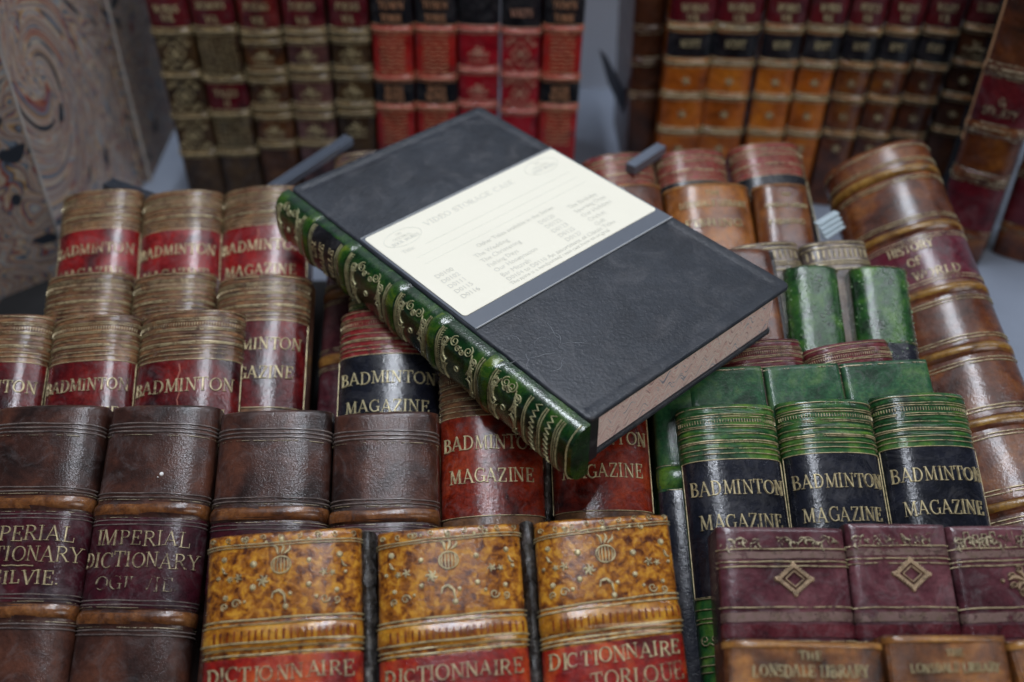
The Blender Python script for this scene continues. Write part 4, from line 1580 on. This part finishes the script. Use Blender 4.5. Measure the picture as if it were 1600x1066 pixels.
def upright_box(c0, c1, c2, H_, name, label, mats, lid=True):
    """c0 near corner; c1 end of the right face; c2 end of the front-left face (floor points)"""
    root_m = Matrix.Translation(c0)
    r = thing(name, label, 'box', root_m)
    c3 = c1 + (c2 - c0)
    for nm, a, b2, m in (('side_panel', c0, c1, mats[0]), ('front_panel', c2, c0, mats[1]), ('back_panel', c1, c3, mats[1]), ('rear_side_panel', c3, c2, mats[1])):
        d = b2 - a
        L = d.length
        dx = d.normalized()
        nn = dx.cross(Vector((0, 0, 1)))
        t = .003
        # slightly pillowed panel
        v, f = [], []
        K, J = 24, 24
        for s_, dep in ((0, 0), (1, t)):
            for i in range(K + 1):
                for j in range(J + 1):
                    q, h_ = i / K, j / J
                    bulge = .0016 * math.sin(math.pi * q) * math.sin(math.pi * h_) if s_ == 0 else 0
                    v.append((L * q, -bulge + (dep), H_ * h_ + .0002))
        n1 = (K + 1) * (J + 1)
        for i in range(K):
            for j in range(J):
                a0 = i * (J + 1) + j
                f.append((a0, a0 + J + 1, a0 + J + 2, a0 + 1))
                f.append((n1 + a0, n1 + a0 + 1, n1 + a0 + J + 2, n1 + a0 + J + 1))
        rim = [i * (J + 1) for i in range(K + 1)] + [K * (J + 1) + j for j in range(1, J + 1)] + [i * (J + 1) + J for i in range(K - 1, -1, -1)] + [j for j in range(J - 1, 0, -1)]
        for i in range(len(rim)):
            a0, b0 = rim[i], rim[(i + 1) % len(rim)]
            f.append((a0, b0, b0 + n1, a0 + n1))
        o = mesh(nm, v, f, m, r, True)
        o.matrix_local = basis(a - c0, dx, -nn, Vector((0, 0, 1)))
    # pale edge along the near corner
    ev = []
    ef = []
    for i in range(31):
        z = H_ * i / 30
        for k2 in range(8):
            a0 = k2 * math.pi / 4
            rr = .0008 + .0003 * noise.noise(Vector((0, z * 200, k2)))
            ev.append((rr * math.cos(a0), rr * math.sin(a0), z + .0003))
    for i in range(30):
        for k2 in range(8):
            ef.append((i * 8 + k2, i * 8 + (k2 + 1) % 8, (i + 1) * 8 + (k2 + 1) % 8, (i + 1) * 8 + k2))
    mesh('corner_edge', ev, ef, plain('pale_corner_edge', rgb(176, 172, 168), .3, coat=.6, var=.4), r)
    return r


c0 = fl(112, 432)
c1 = fl(224, 288)
c2 = c0 + Vector((-.13, -.13, 0))
_d = (c1 - c0).normalized()
_p = hit(60, 125, c0, _d.cross(Vector((0, 0, 1))))
MARB = marbled('marbled_paper', 1.15, swirl=((_p - c0).dot(_d), _p.z - FLOOR, 42, 7))
print('swirl', (_p - c0).dot(_d), _p.z, (c1 - c0).length)
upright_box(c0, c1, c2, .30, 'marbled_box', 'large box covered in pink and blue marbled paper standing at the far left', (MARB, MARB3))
d0 = c1 + Vector((.004, .004, 0))
d1 = fl(276, 196)
upright_box(d0, d1, d0 + Vector((-.12, .03, 0)), .30, 'marbled_box', 'dark marbled box with painted-in shade behind the large pink marbled one', (MARB2, MARB2))

# ------------------------------------------------------------------ setting: shelf, back wall
GREYP = plain('blue_grey_paint', rgb(188, 196, 206), .45, bumps=(60, .1), var=.06)


def slab(name, x0, y0, z0, x1, y1, z1, m, **props):
    v = [(x, y, z) for x in (x0, x1) for y in (y0, y1) for z in (z0, z1)]
    f = [(0, 1, 3, 2), (4, 6, 7, 5), (0, 4, 5, 1), (2, 3, 7, 6), (0, 2, 6, 4), (1, 5, 7, 3)]
    o = mesh(name, v, f, m, None, False)
    for k, q in props.items():
        o[k] = q
    return o


slab('shelf_floor', -1.2, -.2, FLOOR - .02, 1.2, .9, FLOOR, plain('shaded_shelf_paint', rgb(128, 137, 152), .4, bumps=(60, .1), var=.08), kind='structure')  # floor colour darkened to paint in its weaker light
gap_sheet = slab('gap_shade_sheet', -.30, -.1, FLOOR, .17, .50, FLOOR + .004, plain('gap_shade_black', rgb(20, 20, 22), .9))  # added black sheet standing in for the shade between the rows
gap_sheet['label'] = 'black sheet added to paint the shade in gaps beneath the rows of spines'
gap_sheet['category'] = 'mat'
slab('back_wall', -1.2, .80, FLOOR, 1.2, .82, .9, GREYP, kind='structure')


# bookend: a folded steel plate with a slanting cut edge
def plate(pts, Y, t, name, label, cat, m, parent=None):
    P = [hit(x, y, Vector((0, Y, 0)), Vector((0, -1, 0))) for x, y in pts]
    n = len(P)
    c = P[0].copy()
    v = [p - c for p in P] + [p - c + Vector((0, t, 0)) for p in P]
    f = [tuple(range(n - 1, -1, -1)), tuple(range(n, 2 * n))] + [(i, (i + 1) % n, (i + 1) % n + n, i + n) for i in range(n)]
    o = mesh(name, v, f, m, parent, False)
    if parent is None:
        o.location = c
        o['label'] = label
        o['category'] = cat
    return o


STEEL = plain('dark_blue_grey_steel', rgb(74, 80, 90), .35, metal=.3)
plate([(936, 78), (948, 90), (1004, 190), (1040, 90), (1052, 84), (1040, 250), (1016, 262), (950, 130)], .66, .003, 'bookend', 'dark grey notched metal bookend between the red and the orange shelf books', 'bookend', STEEL)

RAIL = plain('blue_grey_rail', rgb(100, 109, 123), .3, coat=.5, metal=.2)


def rail(p0, p1, w, th, off, label, ribs=0, m=RAIL):
    a = hit(p0[0], p0[1], GP + GN * off, GN)
    b2 = hit(p1[0], p1[1], GP + GN * off, GN)
    d = b2 - a
    L = d.length
    dx = d.normalized()
    dy = GN.cross(dx)
    v = [(x, y, z) for x in (0, L) for y in (-w / 2, w / 2) for z in (-th, 0)]
    f = [(0, 1, 3, 2), (4, 6, 7, 5), (0, 4, 5, 1), (2, 3, 7, 6), (0, 2, 6, 4), (1, 5, 7, 3)]
    for r_ in range(ribs):
        y0 = -w / 2 + w * (r_ + .3) / ribs
        k = len(v)
        v += [(x, y, z) for x in (.0005, L - .0005) for y in (y0, y0 + w * .3 / ribs) for z in (.0001, .0012)]
        f += [tuple(q + k for q in t_) for t_ in [(0, 1, 3, 2), (4, 6, 7, 5), (0, 4, 5, 1), (2, 3, 7, 6), (0, 2, 6, 4), (1, 5, 7, 3)]]
    o = mesh('display_rail', v, f, m, None, False)
    o.matrix_world = basis(a, dx, dy, GN)
    o['label'] = label
    o['category'] = 'rail'


rail((545, 214), (420, 296), .006, .004, .0, 'long blue grey rail slanting out from under the left end of the case', 2)
rail((168, 284), (246, 312), .008, .003, -.008, 'ribbed dark rail end beside the marbled box', 3, STEEL)
rail((1034, 226), (985, 258), .006, .005, .004, 'tip of a grey rail between two dusty red spine heads', 0)
CLEAR = plain('clear_plastic', rgb(200, 216, 224), .1, coat=1., trans=.4)
for q in range(4):
    rail((1276 + q * 4, 350 + q * 7), (1308 + q * 3, 331 + q * 7), .0035, .0008, -.005 - q * .0012, 'clear plastic bracket edge between the brown spine and the history book', 0, CLEAR)
for _o in bpy.data.objects:
    if _o.get('label', '').startswith('clear plastic'):
        _o['group'] = 'stacked clear plastic bracket edges'

# ------------------------------------------------------------------ light
wd = bpy.data.worlds.new('World')
scene.world = wd
wd.use_nodes = True
bg = wd.node_tree.nodes['Background']
bg.inputs[0].default_value = (.72, .82, 1, 1)
bg.inputs[1].default_value = .05


def area(name, loc, target, sx, sy, power, col):
    l = bpy.data.lights.new(name, 'AREA')
    l.shape = 'RECTANGLE'
    l.size, l.size_y = sx, sy
    l.energy = power
    l.color = col
    o = bpy.data.objects.new(name, l)
    COL.objects.link(o)
    o.location = loc
    o.rotation_euler = (Vector(target) - Vector(loc)).to_track_quat('-Z', 'Y').to_euler()
    return o


area('tube_lamp', (-.13, .50, 1.65), (-.13, .38, .33), .05, 1.2, 12.5, (.86, .91, 1.0))
area('tube_lamp', (.72, .45, 1.45), (.3, .38, .33), .05, 1.0, 3.2, (.86, .91, 1.0))
area('ceiling_lamp', (.05, .8, 1.9), (.0, .38, .33), 1.3, 1.3, 4.2, (.95, .97, 1.0))
area('window_light', (-.1, 2.1, 1.9), (0, .4, .35), 1.2, .6, 5, (.80, .88, 1.0))
area('room_light', (.7, -1.0, 1.3), (.1, .45, .35), .9, .7, 10, (1.0, .97, .93))

scene.view_settings.view_transform = 'Standard'
scene.view_settings.look = 'None'
scene.view_settings.exposure = 0
scene.view_settings.gamma = 1
scene.cycles.max_bounces = 5

for _o in bpy.data.objects:
    if 'label' in _o and not 4 <= len(_o['label'].split()) <= 16:
        print('LONG', _o['label'])
